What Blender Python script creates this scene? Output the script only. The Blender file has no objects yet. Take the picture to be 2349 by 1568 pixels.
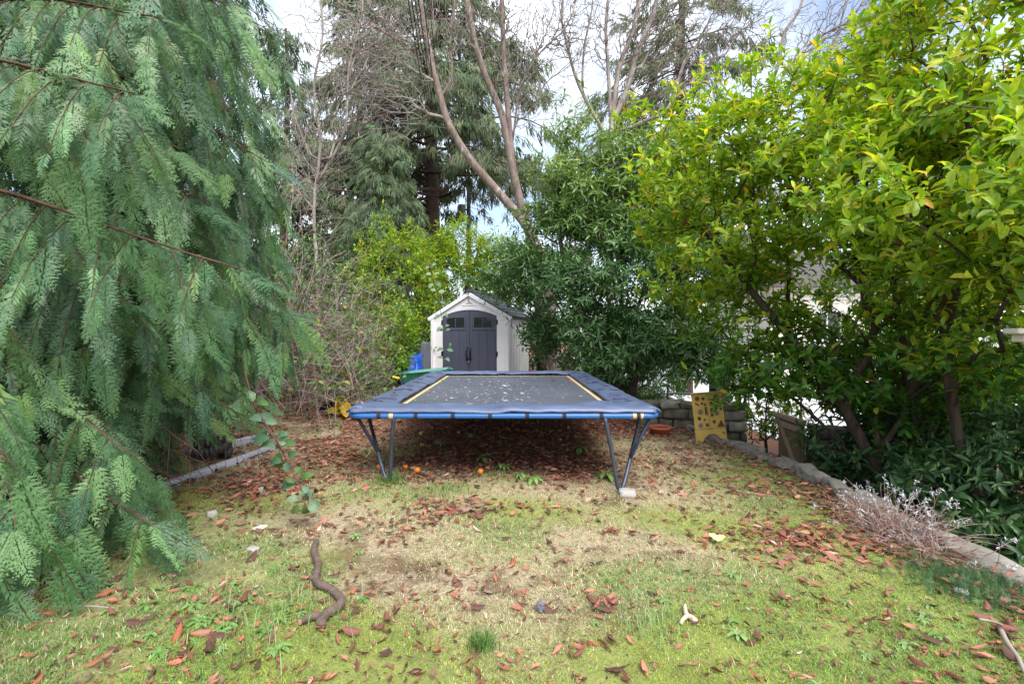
import bpy, bmesh, math, random
import numpy as np
from mathutils import Vector, Matrix, noise as mnoise
R = math.radians
sc = bpy.context.scene
random.seed(7)
rng = np.random.default_rng(11)

# ------------------------------------------------------------------ camera
CAMZ = 1.56
cam = bpy.data.objects.new('camera', bpy.data.cameras.new('camera'))
sc.collection.objects.link(cam)
cam.location = (0, 0, CAMZ)
cam.rotation_euler = (R(90), 0, 0)
cam.data.sensor_width = 36.0
cam.data.lens = 17.47
cam.data.shift_y = -0.0068
cam.data.clip_start = 0.05
cam.data.clip_end = 3000
sc.camera = cam

# ------------------------------------------------------------------ sky, sun, exposure
SUN_EL, SUN_AZ = 53.0, 155.0      # azimuth clockwise from +y: behind the camera, to the right
world = bpy.data.worlds.new('World')
sc.world = world
world.use_nodes = True
wn, wl = world.node_tree.nodes, world.node_tree.links
bg = wn['Background']
skyt = wn.new('ShaderNodeTexSky')
skyt.sky_type = 'NISHITA'
skyt.sun_disc = False
skyt.sun_elevation = R(SUN_EL)
skyt.sun_rotation = R(SUN_AZ)
skyt.air_density = 1.0
skyt.dust_density = 1.5
wtc = wn.new('ShaderNodeTexCoord')
wno = wn.new('ShaderNodeTexNoise')
wno.inputs['Scale'].default_value = 2.6
wno.inputs['Detail'].default_value = 7
wno.inputs['Roughness'].default_value = 0.55
wra = wn.new('ShaderNodeValToRGB')
wra.color_ramp.elements[0].position = 0.40
wra.color_ramp.elements[0].color = (0.12, 0.12, 0.12, 1)
wra.color_ramp.elements[1].position = 0.66
wra.color_ramp.elements[1].color = (1, 1, 1, 1)
wmx = wn.new('ShaderNodeMix')
wmx.data_type = 'RGBA'
wmx.inputs['B'].default_value = (7.3, 7.6, 8.1, 1)      # sunlit thin cloud
wl.new(wtc.outputs['Generated'], wno.inputs['Vector'])
wl.new(wno.outputs['Fac'], wra.inputs['Fac'])
wl.new(wra.outputs['Color'], wmx.inputs['Factor'])
wl.new(skyt.outputs['Color'], wmx.inputs['A'])
wl.new(wmx.outputs['Result'], bg.inputs['Color'])
bg.inputs['Strength'].default_value = 0.074

sun = bpy.data.objects.new('sun', bpy.data.lights.new('sun', 'SUN'))
sc.collection.objects.link(sun)
sun.data.energy = 1.35
sun.data.angle = R(42)
sun.data.color = (1.0, 0.975, 0.94)
_d = Vector((math.sin(R(SUN_AZ)) * math.cos(R(SUN_EL)), math.cos(R(SUN_AZ)) * math.cos(R(SUN_EL)), math.sin(R(SUN_EL))))
sun.rotation_euler = _d.to_track_quat('Z', 'Y').to_euler()

sc.view_settings.view_transform = 'Standard'
sc.view_settings.look = 'None'
sc.view_settings.gamma = 1.0
sc.view_settings.use_curve_mapping = False
sc.view_settings.exposure = 1.88
sc.render.engine = 'CYCLES'
sc.cycles.use_denoising = True
sc.cycles.denoiser = 'OPENIMAGEDENOISE'
sc.cycles.denoising_input_passes = 'RGB_ALBEDO_NORMAL'
sc.cycles.denoising_prefilter = 'ACCURATE'
sc.cycles.max_bounces = 7
sc.cycles.diffuse_bounces = 4
sc.cycles.glossy_bounces = 2
sc.cycles.transmission_bounces = 4
sc.cycles.transparent_max_bounces = 4
sc.cycles.use_adaptive_sampling = False

# ------------------------------------------------------------------ helpers
F = 1140.0
def at(px, py, Y):
    """a point seen at (px, py) of the 2349-wide photograph, Y metres away"""
    return np.array([(px - 1174.5) / F * Y, Y, CAMZ - (py - 768.0) / F * Y])

def srgb(r, g, b):
    def c(v):
        v /= 255.0
        return v / 12.92 if v <= 0.04045 else ((v + 0.055) / 1.055) ** 2.4
    return (c(r), c(g), c(b))

def nrm(v):
    return v / np.maximum(np.linalg.norm(v, axis=-1, keepdims=True), 1e-9)

def sstep(a, b, x):
    t = np.clip((x - a) / (b - a), 0, 1)
    return t * t * (3 - 2 * t)

_perm = rng.random((64, 64))
def vnoise(x, y):
    """cheap value noise, unit lattice, 0..1"""
    x = np.asarray(x, float); y = np.asarray(y, float)
    xi = np.floor(x).astype(int); yi = np.floor(y).astype(int)
    fx = x - xi; fy = y - yi
    fx = fx * fx * (3 - 2 * fx); fy = fy * fy * (3 - 2 * fy)
    a = _perm[xi % 64, yi % 64]; b = _perm[(xi + 1) % 64, yi % 64]
    c = _perm[xi % 64, (yi + 1) % 64]; d = _perm[(xi + 1) % 64, (yi + 1) % 64]
    return (a * (1 - fx) + b * fx) * (1 - fy) + (c * (1 - fx) + d * fx) * fy

def np_mesh(name, verts, faces, cols=None, smooth=False):
    """verts (n,3); faces an (m,k) array or a list of such arrays; cols (n,3) per vertex"""
    me = bpy.data.meshes.new(name)
    if isinstance(faces, np.ndarray):
        faces = [faces]
    faces = [f for f in faces if len(f)]
    verts = np.asarray(verts, np.float32)
    me.vertices.add(len(verts))
    me.vertices.foreach_set('co', verts.ravel())
    li = np.concatenate([f.ravel() for f in faces]).astype(np.int32)
    tot = np.concatenate([np.full(len(f), f.shape[1], np.int32) for f in faces])
    st = np.concatenate([[0], np.cumsum(tot)[:-1]]).astype(np.int32)
    me.loops.add(len(li))
    me.loops.foreach_set('vertex_index', li)
    me.polygons.add(len(tot))
    me.polygons.foreach_set('loop_start', st)
    if smooth:
        me.polygons.foreach_set('use_smooth', np.ones(len(tot), bool))
    if cols is not None:
        a = me.color_attributes.new('Col', 'FLOAT_COLOR', 'POINT')
        c = np.ones((len(verts), 4), np.float32)
        c[:, :3] = cols
        a.data.foreach_set('color', c.ravel())
    me.update()
    me.validate()
    return me

def link(name, data, mat=None, parent=None, loc=None, rot=None):
    o = bpy.data.objects.new(name, data)
    sc.collection.objects.link(o)
    if mat is not None and data is not None and len(data.materials) == 0:
        data.materials.append(mat)
    if parent is not None:
        o.parent = parent
    if loc is not None:
        o.location = loc
    if rot is not None:
        o.rotation_euler = rot
    return o

def tag(o, label=None, cat=None, group=None, kind=None):
    if label: o['label'] = label
    if cat: o['category'] = cat
    if group: o['group'] = group
    if kind: o['kind'] = kind
    return o

def thing(name, label, cat, group=None, loc=(0, 0, 0), rot=(0, 0, 0)):
    return tag(link(name, None, loc=loc, rot=rot), label, cat, group)

class MB:
    """small mesh collector for hand-made shapes"""
    def __init__(s):
        s.bm = bmesh.new()
    def box(s, c, size, rot=(0, 0, 0), bev=0.0):
        m = Matrix.Translation(c) @ Matrix.Rotation(rot[2], 4, 'Z') @ Matrix.Rotation(rot[1], 4, 'Y') @ Matrix.Rotation(rot[0], 4, 'X') @ Matrix.Diagonal((*size, 1))
        r = bmesh.ops.create_cube(s.bm, size=1.0, matrix=m)
        if bev:
            es = list({e for v in r['verts'] for e in v.link_edges})
            bmesh.ops.bevel(s.bm, geom=es, offset=bev, segments=1, affect='EDGES')
        return s
    def tube(s, pts, rad, k=8, cap=True):
        pts = [Vector(p) for p in pts]
        n = len(pts)
        rs = rad if hasattr(rad, '__len__') else [rad] * n
        rings = []
        up = Vector((0.13, 0.31, 0.94))
        for i, p in enumerate(pts):
            d = (pts[min(i + 1, n - 1)] - pts[max(i - 1, 0)]).normalized()
            a = d.cross(up)
            if a.length < 0.05:
                a = d.cross(Vector((1, 0, 0)))
            a.normalize(); b = d.cross(a)
            up = a.cross(d)
            rings.append([s.bm.verts.new(p + (a * math.cos(2 * math.pi * j / k) + b * math.sin(2 * math.pi * j / k)) * rs[i]) for j in range(k)])
        for i in range(n - 1):
            for j in range(k):
                s.bm.faces.new((rings[i][j], rings[i][(j + 1) % k], rings[i + 1][(j + 1) % k], rings[i + 1][j]))
        if cap:
            s.bm.faces.new(rings[0]); s.bm.faces.new(rings[-1])
        return s
    def prism(s, poly, depth, m=Matrix.Identity(4)):
        """polygon in local xz, extruded along +y by depth"""
        a = [s.bm.verts.new(m @ Vector((x, 0, z))) for x, z in poly]
        b = [s.bm.verts.new(m @ Vector((x, depth, z))) for x, z in poly]
        n = len(poly)
        s.bm.faces.new(a); s.bm.faces.new(list(reversed(b)))
        for i in range(n):
            s.bm.faces.new((a[i], a[(i + 1) % n], b[(i + 1) % n], b[i]))
        return s
    def mesh(s, name, smooth=False):
        bmesh.ops.recalc_face_normals(s.bm, faces=s.bm.faces)
        me = bpy.data.meshes.new(name)
        s.bm.to_mesh(me); s.bm.free()
        if smooth:
            me.polygons.foreach_set('use_smooth', np.ones(len(me.polygons), bool))
        return me
    def build(s, name, mat, parent=None, smooth=False, loc=None, rot=None):
        return link(name, s.mesh(name, smooth), mat, parent, loc, rot)

def smooth_path(pts, n=6):
    """Catmull-Rom through pts"""
    P = [np.asarray(p, float) for p in pts]
    P = [2 * P[0] - P[1]] + P + [2 * P[-1] - P[-2]]
    out = []
    for i in range(1, len(P) - 2):
        for k in range(n):
            t = k / n
            a, b, c, d = P[i - 1], P[i], P[i + 1], P[i + 2]
            out.append(0.5 * ((2 * b) + (-a + c) * t + (2 * a - 5 * b + 4 * c - d) * t * t + (-a + 3 * b - 3 * c + d) * t ** 3))
    out.append(P[-2])
    return out

# ------------------------------------------------------------------ materials
def mat_base(name):
    m = bpy.data.materials.new(name)
    m.use_nodes = True
    n, l = m.node_tree.nodes, m.node_tree.links
    return m, n, l, n['Principled BSDF'], n['Material Output']

def noise_ramp(n, l, scale, stops, detail=5, coord=None, rough=0.6, dist=0.0):
    tx = n.new('ShaderNodeTexNoise')
    tx.inputs['Scale'].default_value = scale
    tx.inputs['Detail'].default_value = detail
    tx.inputs['Roughness'].default_value = rough
    tx.inputs['Distortion'].default_value = dist
    if coord is not None:
        l.new(coord, tx.inputs['Vector'])
    ra = n.new('ShaderNodeValToRGB')
    e = ra.color_ramp.elements
    while len(e) < len(stops):
        e.new(0.5)
    for el, (p, c) in zip(e, stops):
        el.position = p
        el.color = (*c, 1)
    l.new(tx.outputs['Fac'], ra.inputs['Fac'])
    return ra.outputs['Color'], tx.outputs['Fac']

def bump(n, l, h, b, strength=0.4, dist=0.01):
    bp = n.new('ShaderNodeBump')
    bp.inputs['Strength'].default_value = strength
    bp.inputs['Distance'].default_value = dist
    l.new(h, bp.inputs['Height'])
    l.new(bp.outputs['Normal'], b.inputs['Normal'])

def plain(name, col, rough=0.6, var=0.25, scale=6.0, metal=0.0, bmp=0.0, bscale=None, spec=0.5, stretch=None):
    m, n, l, b, o = mat_base(name)
    tc = n.new('ShaderNodeTexCoord')
    co = tc.outputs['Object']
    if stretch:
        mp = n.new('ShaderNodeMapping')
        mp.inputs['Scale'].default_value = stretch
        l.new(co, mp.inputs['Vector'])
        co = mp.outputs['Vector']
    c = np.array(col)
    out, fac = noise_ramp(n, l, scale, [(0.25, c * (1 - var)), (0.75, np.minimum(c * (1 + var), 0.95))], coord=co)
    l.new(out, b.inputs['Base Color'])
    b.inputs['Roughness'].default_value = rough
    b.inputs['Metallic'].default_value = metal
    b.inputs['Specular IOR Level'].default_value = spec
    if bmp:
        tx = n.new('ShaderNodeTexNoise')
        tx.inputs['Scale'].default_value = bscale or scale * 3
        tx.inputs['Detail'].default_value = 6
        l.new(co, tx.inputs['Vector'])
        bump(n, l, tx.outputs['Fac'], b, bmp, 0.006)
    return m

def leafmat(name, rough=0.4, trans=0.35, spec=0.5, tint=(1.25, 1.2, 0.5), scale=30.0):
    """leaf colour comes from the per-leaf attribute; light shines through"""
    m, n, l, b, o = mat_base(name)
    at_ = n.new('ShaderNodeAttribute'); at_.attribute_name = 'Col'
    tc = n.new('ShaderNodeTexCoord')
    v, vf = noise_ramp(n, l, scale, [(0.3, (0.78, 0.78, 0.78)), (0.7, (1.18, 1.18, 1.18))], detail=2, coord=tc.outputs['Object'])
    mu = n.new('ShaderNodeMix'); mu.data_type = 'RGBA'; mu.blend_type = 'MULTIPLY'
    mu.inputs['Factor'].default_value = 1.0
    l.new(at_.outputs['Color'], mu.inputs['A']); l.new(v, mu.inputs['B'])
    l.new(mu.outputs['Result'], b.inputs['Base Color'])
    mr = n.new('ShaderNodeMapRange'); mr.inputs['From Min'].default_value = .3; mr.inputs['From Max'].default_value = .7
    mr.inputs['To Min'].default_value = rough * .75; mr.inputs['To Max'].default_value = rough * 1.45
    l.new(vf, mr.inputs['Value']); l.new(mr.outputs['Result'], b.inputs['Roughness'])
    b.inputs['Specular IOR Level'].default_value = spec
    if trans > 0:
        tr = n.new('ShaderNodeBsdfTranslucent')
        mt = n.new('ShaderNodeMix'); mt.data_type = 'RGBA'; mt.blend_type = 'MULTIPLY'
        mt.inputs['Factor'].default_value = 1.0
        mt.inputs['B'].default_value = (*tint, 1)
        l.new(mu.outputs['Result'], mt.inputs['A'])
        l.new(mt.outputs['Result'], tr.inputs['Color'])
        ms = n.new('ShaderNodeMixShader')
        ms.inputs['Fac'].default_value = trans
        l.new(b.outputs['BSDF'], ms.inputs[1]); l.new(tr.outputs['BSDF'], ms.inputs[2])
        l.new(ms.outputs['Shader'], o.inputs['Surface'])
    return m

def barkmat(name, c0, c1, c2=None, scale=9.0, rough=0.85):
    m, n, l, b, o = mat_base(name)
    tc = n.new('ShaderNodeTexCoord')
    mp = n.new('ShaderNodeMapping'); mp.inputs['Scale'].default_value = (1, 1, 0.35)
    l.new(tc.outputs['Object'], mp.inputs['Vector'])
    st = [(0.3, c0), (0.6, c1)] + ([(0.72, c2)] if c2 else [])
    c, f = noise_ramp(n, l, scale, st, detail=7, coord=mp.outputs['Vector'], rough=0.65, dist=0.6)
    l.new(c, b.inputs['Base Color'])
    b.inputs['Roughness'].default_value = rough
    b.inputs['Specular IOR Level'].default_value = 0.25
    bump(n, l, f, b, 0.8, 0.03)
    return m

M = {}
M['cedar_leaf'] = leafmat('cedar_leaf', 0.45, 0.25, 0.5, (1.1, 1.2, 0.55), 9)
M['laurel_leaf'] = leafmat('laurel_leaf', 0.36, 0.5, 0.45, (1.45, 1.3, 0.4), 12)
M['dark_leaf'] = leafmat('dark_leaf', 0.32, 0.25, 0.55, (1.2, 1.25, 0.5), 12)
M['conifer_leaf'] = leafmat('conifer_leaf', 0.65, 0.2, 0.3, (1.1, 1.1, 0.6), 2)
M['bramble_leaf'] = leafmat('bramble_leaf', 0.5, 0.3, 0.4, (1.2, 1.2, 0.5), 12)
M['dry_leaf'] = leafmat('dry_leaf', 0.62, 0.12, 0.35, (1.2, 0.9, 0.6), 25)
M['grass'] = leafmat('grass', 0.6, 0.3, 0.3, (1.2, 1.15, 0.5), 6)
M['cane'] = leafmat('cane', 0.75, 0.0, 0.3, (1, 1, 1), 5)
M['bark_cedar'] = barkmat('bark_cedar', srgb(58, 40, 33), srgb(112, 84, 70))
M['bark_dark'] = barkmat('bark_dark', srgb(44, 36, 32), srgb(84, 72, 63))
M['bark_mottled'] = barkmat('bark_mottled', srgb(88, 72, 66), srgb(138, 124, 116), srgb(206, 204, 198), 7)
M['bark_grey'] = barkmat('bark_grey', srgb(98, 86, 82), srgb(156, 146, 140), srgb(208, 204, 198), 8)
M['bark_conifer'] = barkmat('bark_conifer', srgb(52, 44, 40), srgb(92, 78, 70))

# ------------------------------------------------------------------ foliage tools
def leaf_proto(w=0.3, hi=True, curl=0.12, fold=0.1, tipw=0.75):
    """a leaf of unit length along y; returns verts, tris"""
    if hi:
        ys = [0.0, 0.16, 0.50, 0.82, 1.0]
        ws = [0.0, w * 0.30, w * 0.5, w * 0.5 * tipw, 0.0]
    elif hi is None:
        ys = [0.0, 0.32, 0.75, 1.0]
        ws = [0.0, w * 0.47, w * 0.42, 0.0]
    else:
        ys = [0.0, 0.5, 1.0]
        ws = [0.0, w * 0.5, 0.0]
    V, T = [], []
    V.append((0, 0, 0))
    for y, ww in zip(ys[1:-1], ws[1:-1]):
        z = curl * math.sin(y * math.pi) * 0.6 - curl * y * y
        V += [(-ww, y, z + fold * ww * 1.6), (0, y, z), (ww, y, z + fold * ww * 1.6)]
    V.append((0, 1.0, -curl))
    n = len(ys) - 2
    T += [(0, 2, 1), (0, 3, 2)]
    for i in range(n - 1):
        a = 1 + 3 * i; b = a + 3
        T += [(a, a + 1, b), (a + 1, b + 1, b), (a + 1, a + 2, b + 1), (a + 2, b + 2, b + 1)]
    e = len(V) - 1; a = 1 + 3 * (n - 1)
    T += [(a, a + 1, e), (a + 1, a + 2, e)]
    return np.array(V, float), np.array(T, int)

def frames(d, n):
    d = nrm(d); s = nrm(np.cross(d, n)); n2 = np.cross(s, d)
    return np.stack([s, d, n2], axis=-1)      # columns: side, length, normal

def scatter(protos, pos, Rm, scale, cols):
    """instances of protos (list of (V,T)) as one vert/tri/col set"""
    N = len(pos)
    which = rng.integers(0, len(protos), N)
    Vs, Ts, Cs = [], [], []
    off = 0
    for k, (V, T) in enumerate(protos):
        ix = np.nonzero(which == k)[0]
        if not len(ix): continue
        sc_ = scale[ix]
        if sc_.ndim == 1: sc_ = np.repeat(sc_[:, None], 3, 1)
        P = np.einsum('nij,nvj->nvi', Rm[ix], V[None] * sc_[:, None, :]) + pos[ix][:, None, :]
        Vs.append(P.reshape(-1, 3))
        Ts.append((T[None] + (np.arange(len(ix)) * len(V))[:, None, None] + off).reshape(-1, 3))
        Cs.append(np.repeat(cols[ix], len(V), axis=0))
        off += len(ix) * len(V)
    return np.concatenate(Vs), np.concatenate(Ts), np.concatenate(Cs)

def pick_colors(N, palette, weights, jit=0.12):
    pal = np.array([srgb(*p) for p in palette])
    c = pal[rng.choice(len(pal), N, p=np.array(weights) / sum(weights))]
    return np.clip(c * (1 + rng.normal(0, jit, (N, 1))) * (1 + rng.normal(0, jit * 0.3, (N, 3))), 0.003, 0.9)

def tubes_np(A, B, ra, rb, k=4):
    """one tapered tube per segment A->B"""
    d = nrm(B - A)
    h = np.where(np.abs(d[:, 2:3]) > 0.9, np.array([[1.0, 0, 0]]), np.array([[0, 0, 1.0]]))
    u = nrm(np.cross(d, h)); v = np.cross(d, u)
    ang = np.arange(k) * 2 * np.pi / k
    ring = u[:, None] * np.cos(ang)[None, :, None] + v[:, None] * np.sin(ang)[None, :, None]
    V = np.concatenate([A[:, None] + ring * ra[:, None, None], B[:, None] + ring * rb[:, None, None]], 1)
    base = (np.arange(len(A)) * 2 * k)[:, None]
    Q = np.stack([np.stack([base[:, 0] + j, base[:, 0] + (j + 1) % k, base[:, 0] + k + (j + 1) % k, base[:, 0] + k + j], -1) for j in range(k)], 1)
    return V.reshape(-1, 3), Q.reshape(-1, 4)

def grow(chains, targets, bf=0.25, step=0.25, jit=0.02, sag=0.0, r_tip=0.004, p=2.3, rmax=9.0):
    """chains: polylines from the root outward (first point of each joined to the nearest earlier node);
    targets: points the twigs must reach. returns nodes, parents, radius, path length, terminal ids"""
    nodes, par, path = [], [], []
    for ch in chains:
        for i, q in enumerate(ch):
            q = np.asarray(q, float)
            if not nodes:
                par.append(-1); path.append(0.0)
            elif i == 0:
                D = np.linalg.norm(np.array(nodes) - q, axis=1)
                j = int(D.argmin()); par.append(j); path.append(path[j] + D[j])
            else:
                j = len(nodes) - 1; par.append(j); path.append(path[j] + np.linalg.norm(q - nodes[j]))
            nodes.append(q)
    cap = len(nodes) + len(targets) * 14
    X = np.zeros((cap, 3)); X[:len(nodes)] = nodes
    L = np.zeros(cap); L[:len(nodes)] = path
    Pn = np.full(cap, -1); Pn[:len(nodes)] = par
    n = len(nodes)
    X0 = X[:n].copy()
    order = np.argsort([np.min(np.linalg.norm(X0 - t, axis=1)) for t in targets]) if len(targets) else []
    term = []
    for ti in order:
        t = targets[ti]
        D = np.linalg.norm(X[:n] - t, axis=1)
        j = int((D + bf * L[:n]).argmin())
        m = min(12, max(1, int(D[j] / step)))
        a = X[j].copy()
        prev = j
        for q in range(1, m + 1):
            f = q / m
            pt = a + (t - a) * f
            if q < m:
                pt = pt + rng.normal(0, jit, 3)
                pt[2] -= sag * D[j] * math.sin(f * math.pi)
            X[n] = pt; Pn[n] = prev; L[n] = L[prev] + D[j] / m
            prev = n; n += 1
        term.append(n - 1)
    X, Pn, L = X[:n], Pn[:n], L[:n]
    w = np.zeros(n)
    hasc = np.zeros(n, bool)
    hasc[Pn[Pn >= 0]] = True
    w[~hasc] = 1.0
    for i in range(n - 1, 0, -1):
        if Pn[i] >= 0: w[Pn[i]] += w[i]
    rad = np.minimum(r_tip * np.maximum(w, 1) ** (1 / p), rmax)
    return X, Pn, rad, L, np.array(term, int)

def branch_mesh(name, X, Pn, rad, skip=0.0, thick=0.02, colfn=None):
    ix = np.nonzero((Pn >= 0) & (rad >= skip))[0]
    A, B = X[Pn[ix]], X[ix]
    rb = rad[ix]; ra = np.minimum(rad[Pn[ix]], rb * 1.35)
    big = rb > thick
    Vs, Qs, off = [], [], 0
    for msk, k in ((big, 7), (~big, 3)):
        if msk.any():
            V, Q = tubes_np(A[msk], B[msk] + nrm(B[msk] - A[msk]) * (rb[msk] * 0.5)[:, None], ra[msk], rb[msk], k)
            Vs.append(V); Qs.append(Q + off); off += len(V)
    V = np.concatenate(Vs); Q = np.concatenate(Qs)
    return np_mesh(name, V, Q, cols=None if colfn is None else colfn(V), smooth=True)

def ell_points(ells, n, shell=0.55, clump=0, spread=0.1):
    """points in a union of ellipsoids, crowded towards the outside"""
    ells = np.array(ells, float)
    vol = ells[:, 3] * ells[:, 4] * ells[:, 5]
    vol = vol ** 0.75
    out = []
    want = n
    if clump: n = max(8, n // clump)
    while sum(len(o) for o in out) < n:
        k = rng.choice(len(ells), n, p=vol / vol.sum())
        d = nrm(rng.normal(0, 1, (n, 3)))
        r = (shell + (1 - shell) * rng.random(n) ** 0.6)
        r *= 0.72 + 0.52 * vnoise(d[:, 0] * 3 + k * 7 + 20, d[:, 2] * 3 + d[:, 1] * 2 + 20)
        r *= np.where(rng.random(n) < .07, rng.uniform(1.08, 1.4, n), 1)
        out.append(ells[k, :3] + d * ells[k, 3:] * r[:, None])
    P = np.concatenate(out)[:n]
    if clump:
        P = np.repeat(P, clump + 1, 0)[:want]
        P = P + rng.normal(0, spread, P.shape) * np.array([1.25, 1.25, .7])
    return P, ells

# ------------------------------------------------------------------ terrain
def wall_x(y):
    return 3.27 + 0.05 * np.sin(y * 1.3) + 0.10 * sstep(4.0, 2.6, y) - 0.25 * sstep(6.6, 8.6, y)

def ground_z(x, y):
    x = np.asarray(x, float); y = np.asarray(y, float)
    lawn = np.clip(0.035 * (1.0 - x), -0.09, 0.17)
    lawn = lawn + (vnoise(x * 1.1 + 7, y * 1.1 + 3) - 0.5) * 0.05 * sstep(20, 10, y)
    s = np.where(y < 8.7, sstep(0.02, 0.20, x - wall_x(y)), sstep(2.9, 4.3, x))
    low = -0.72 - 0.5 * sstep(8.5, 12.5, y)
    z = lawn * (1 - s) + low * s
    z = z + 1.25 * sstep(-2.3, -5.6, x) * sstep(5.4, 9.5, y) * sstep(60, 20, y)
    return z

def coords(lo, hi, step, far):
    a = np.arange(lo, hi + 1e-6, step)
    out = [hi + (hi - lo) * 0.02]
    r = []
    d = step
    q = hi
    while q < far:
        d *= 1.35; q += d; r.append(q)
    l_ = []
    d = step; q = lo
    while q > -far:
        d *= 1.35; q -= d; l_.append(q)
    return np.array(l_[::-1] + list(a) + r)

gx = coords(-7.0, 8.0, 0.12, 700); gy = coords(0.3, 14.0, 0.12, 700)
GX, GY = np.meshgrid(gx, gy)
GZ = ground_z(GX, GY)
nx, ny = len(gx), len(gy)
idx = np.arange(nx * ny).reshape(ny, nx)
Q = np.stack([idx[:-1, :-1], idx[:-1, 1:], idx[1:, 1:], idx[1:, :-1]], -1).reshape(-1, 4)
gm, n, l, b, o = mat_base('ground_soil')
tc = n.new('ShaderNodeTexCoord')
c1, f1 = noise_ramp(n, l, 1.4, [(0.38, srgb(126, 106, 86)), (0.50, srgb(190, 174, 148)), (0.62, srgb(166, 158, 120))], detail=6, coord=tc.outputs['Object'], rough=0.7)
c2, f2 = noise_ramp(n, l, 38.0, [(0.3, (0.5, 0.46, 0.42)), (0.7, (1.25, 1.25, 1.2))], detail=6, coord=tc.outputs['Object'], rough=0.75)
mu = n.new('ShaderNodeMix'); mu.data_type = 'RGBA'; mu.blend_type = 'MULTIPLY'; mu.inputs['Factor'].default_value = 1
l.new(c1, mu.inputs['A']); l.new(c2, mu.inputs['B'])
# bare litter soil where the lawn ends (attribute), with a ragged edge
ga = n.new('ShaderNodeAttribute'); ga.attribute_name = 'Col'
c3, f3 = noise_ramp(n, l, 24.0, [(0.3, srgb(74, 52, 42)), (0.55, srgb(124, 88, 70)), (0.75, srgb(150, 112, 90))], detail=7, coord=tc.outputs['Object'], rough=0.75)
mx = n.new('ShaderNodeMix'); mx.data_type = 'RGBA'
pass; sp_ = n.new('ShaderNodeSeparateColor'); l.new(ga.outputs['Color'], sp_.inputs['Color'])
c4, f4 = noise_ramp(n, l, 5.0, [(0.35, srgb(124, 132, 74)), (0.65, srgb(156, 162, 92))], detail=5, coord=tc.outputs['Object'])
mm = n.new('ShaderNodeMix'); mm.data_type = 'RGBA'
l.new(sp_.outputs['Green'], mm.inputs['Factor']); l.new(mu.outputs['Result'], mm.inputs['A']); l.new(c4, mm.inputs['B'])
l.new(mm.outputs['Result'], mx.inputs['A']); l.new(c3, mx.inputs['B']); l.new(sp_.outputs['Red'], mx.inputs['Factor'])
l.new(mx.outputs['Result'], b.inputs['Base Color'])
b.inputs['Roughness'].default_value = 0.95; b.inputs['Specular IOR Level'].default_value = 0.15
bump(n, l, f2, b, 0.9, 0.02)

def soil_mask(x, y):
    """0 on the lawn, 1 on bare litter-covered soil"""
    e = (vnoise(x * 1.7 + 3, y * 1.7) - 0.5) * 1.2 + (vnoise(x * 5 + 3, y * 5) - 0.5) * 0.5
    under_cedar = sstep(0.25, 0.85, -(x + 2.55 + 0.12 * (y - 3)) * 1.0 + e * 0.7) * sstep(1.9, 2.9, y + 0.3 * x + 0.9)
    back = sstep(6.3, 8.2, y + e * 1.3) * sstep(2.0, 1.4, x + e * 0.3 - 0.1 * (y - 7))
    back2 = sstep(7.6, 8.6, y + e)
    tramp = sstep(5.0, 5.7, y + e * 0.6) * sstep(1.45, 1.05, np.abs(x + 0.08) + e * 0.3)
    strip = sstep(0.55, 0.2, np.abs(x + 2.25 + e * 0.5)) * sstep(4.2, 5.4, y + e)
    low = sstep(0.0, 0.15, x - wall_x(y))
    far = sstep(14, 18, y)
    return np.clip(np.maximum.reduce([under_cedar, back, back2, tramp * 0.95, strip * 0.8, low, far]), 0, 1)
def moss_mask(x, y):
    return sstep(.40, .72, vnoise(x * .9 + 2, y * .9 + 11) + .42 * sstep(.1, 1.6, x - .12 * y) + .12 * sstep(3.6, 2.4, y) - .5 * sstep(3.9, 5.4, y))
def lush_mask(x, y):
    return .85 * sstep(.42, .85, vnoise(x * 1.3 + 40, y * 1.3 + 17) + .42 * sstep(-.2, -1.8, x) * sstep(4.8, 3.2, y))
SM = soil_mask(GX, GY)
MM = np.clip(np.maximum(moss_mask(GX, GY), .7 * lush_mask(GX, GY)) * sstep(9, 6, GY), 0, 1)
ground = link('ground', np_mesh('ground', np.stack([GX, GY, GZ], -1).reshape(-1, 3), Q, np.stack([SM, MM, 0 * SM], -1).reshape(-1, 3), smooth=True), gm)
tag(ground, 'mossy lawn ground with bare leaf-strewn soil', kind='structure')

# ------------------------------------------------------------------ built structures
M['concrete'] = plain('concrete', srgb(206, 204, 204), 0.9, 0.1, 2.0, bmp=0.2, bscale=30)
M['stone'] = plain('stone', srgb(104, 98, 82), 0.92, 0.55, 5.0, bmp=0.9, bscale=14)
M['stone_pale'] = plain('stone_pale', srgb(134, 128, 118), 0.92, 0.5, 4.5, bmp=0.9, bscale=16)
M['mortar'] = plain('mortar', srgb(66, 60, 50), 0.95, 0.4, 8.0, bmp=0.6)

MB().box((21.5, 36, -1.205), (29, 46, 0.05)).build('driveway', M['concrete'])
tag(bpy.data.objects['driveway'], 'pale concrete driveway beyond the shrubs', kind='structure')

def rock(seed, size, sub=2, rough=0.16):
    bm = bmesh.new()
    bmesh.ops.create_cube(bm, size=1.0)
    bmesh.ops.subdivide_edges(bm, edges=bm.edges[:], cuts=sub, use_grid_fill=True)
    for v in bm.verts:
        c = v.co
        k = max(abs(c.x), abs(c.y), abs(c.z)) * 2
        r = c.normalized() * 0.5 * 1.25
        v.co = c.lerp(r, 0.16)
        nz = mnoise.noise_vector(Vector(c) * 2.3 + Vector((seed * 3.1, seed * 1.7, 0)))
        v.co += nz * rough
        v.co.x *= size[0]; v.co.y *= size[1]; v.co.z *= size[2]
    me = bpy.data.meshes.new('stone')
    bm.to_mesh(me); bm.free()
    me.polygons.foreach_set('use_smooth', np.ones(len(me.polygons), bool))
    return me

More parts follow.
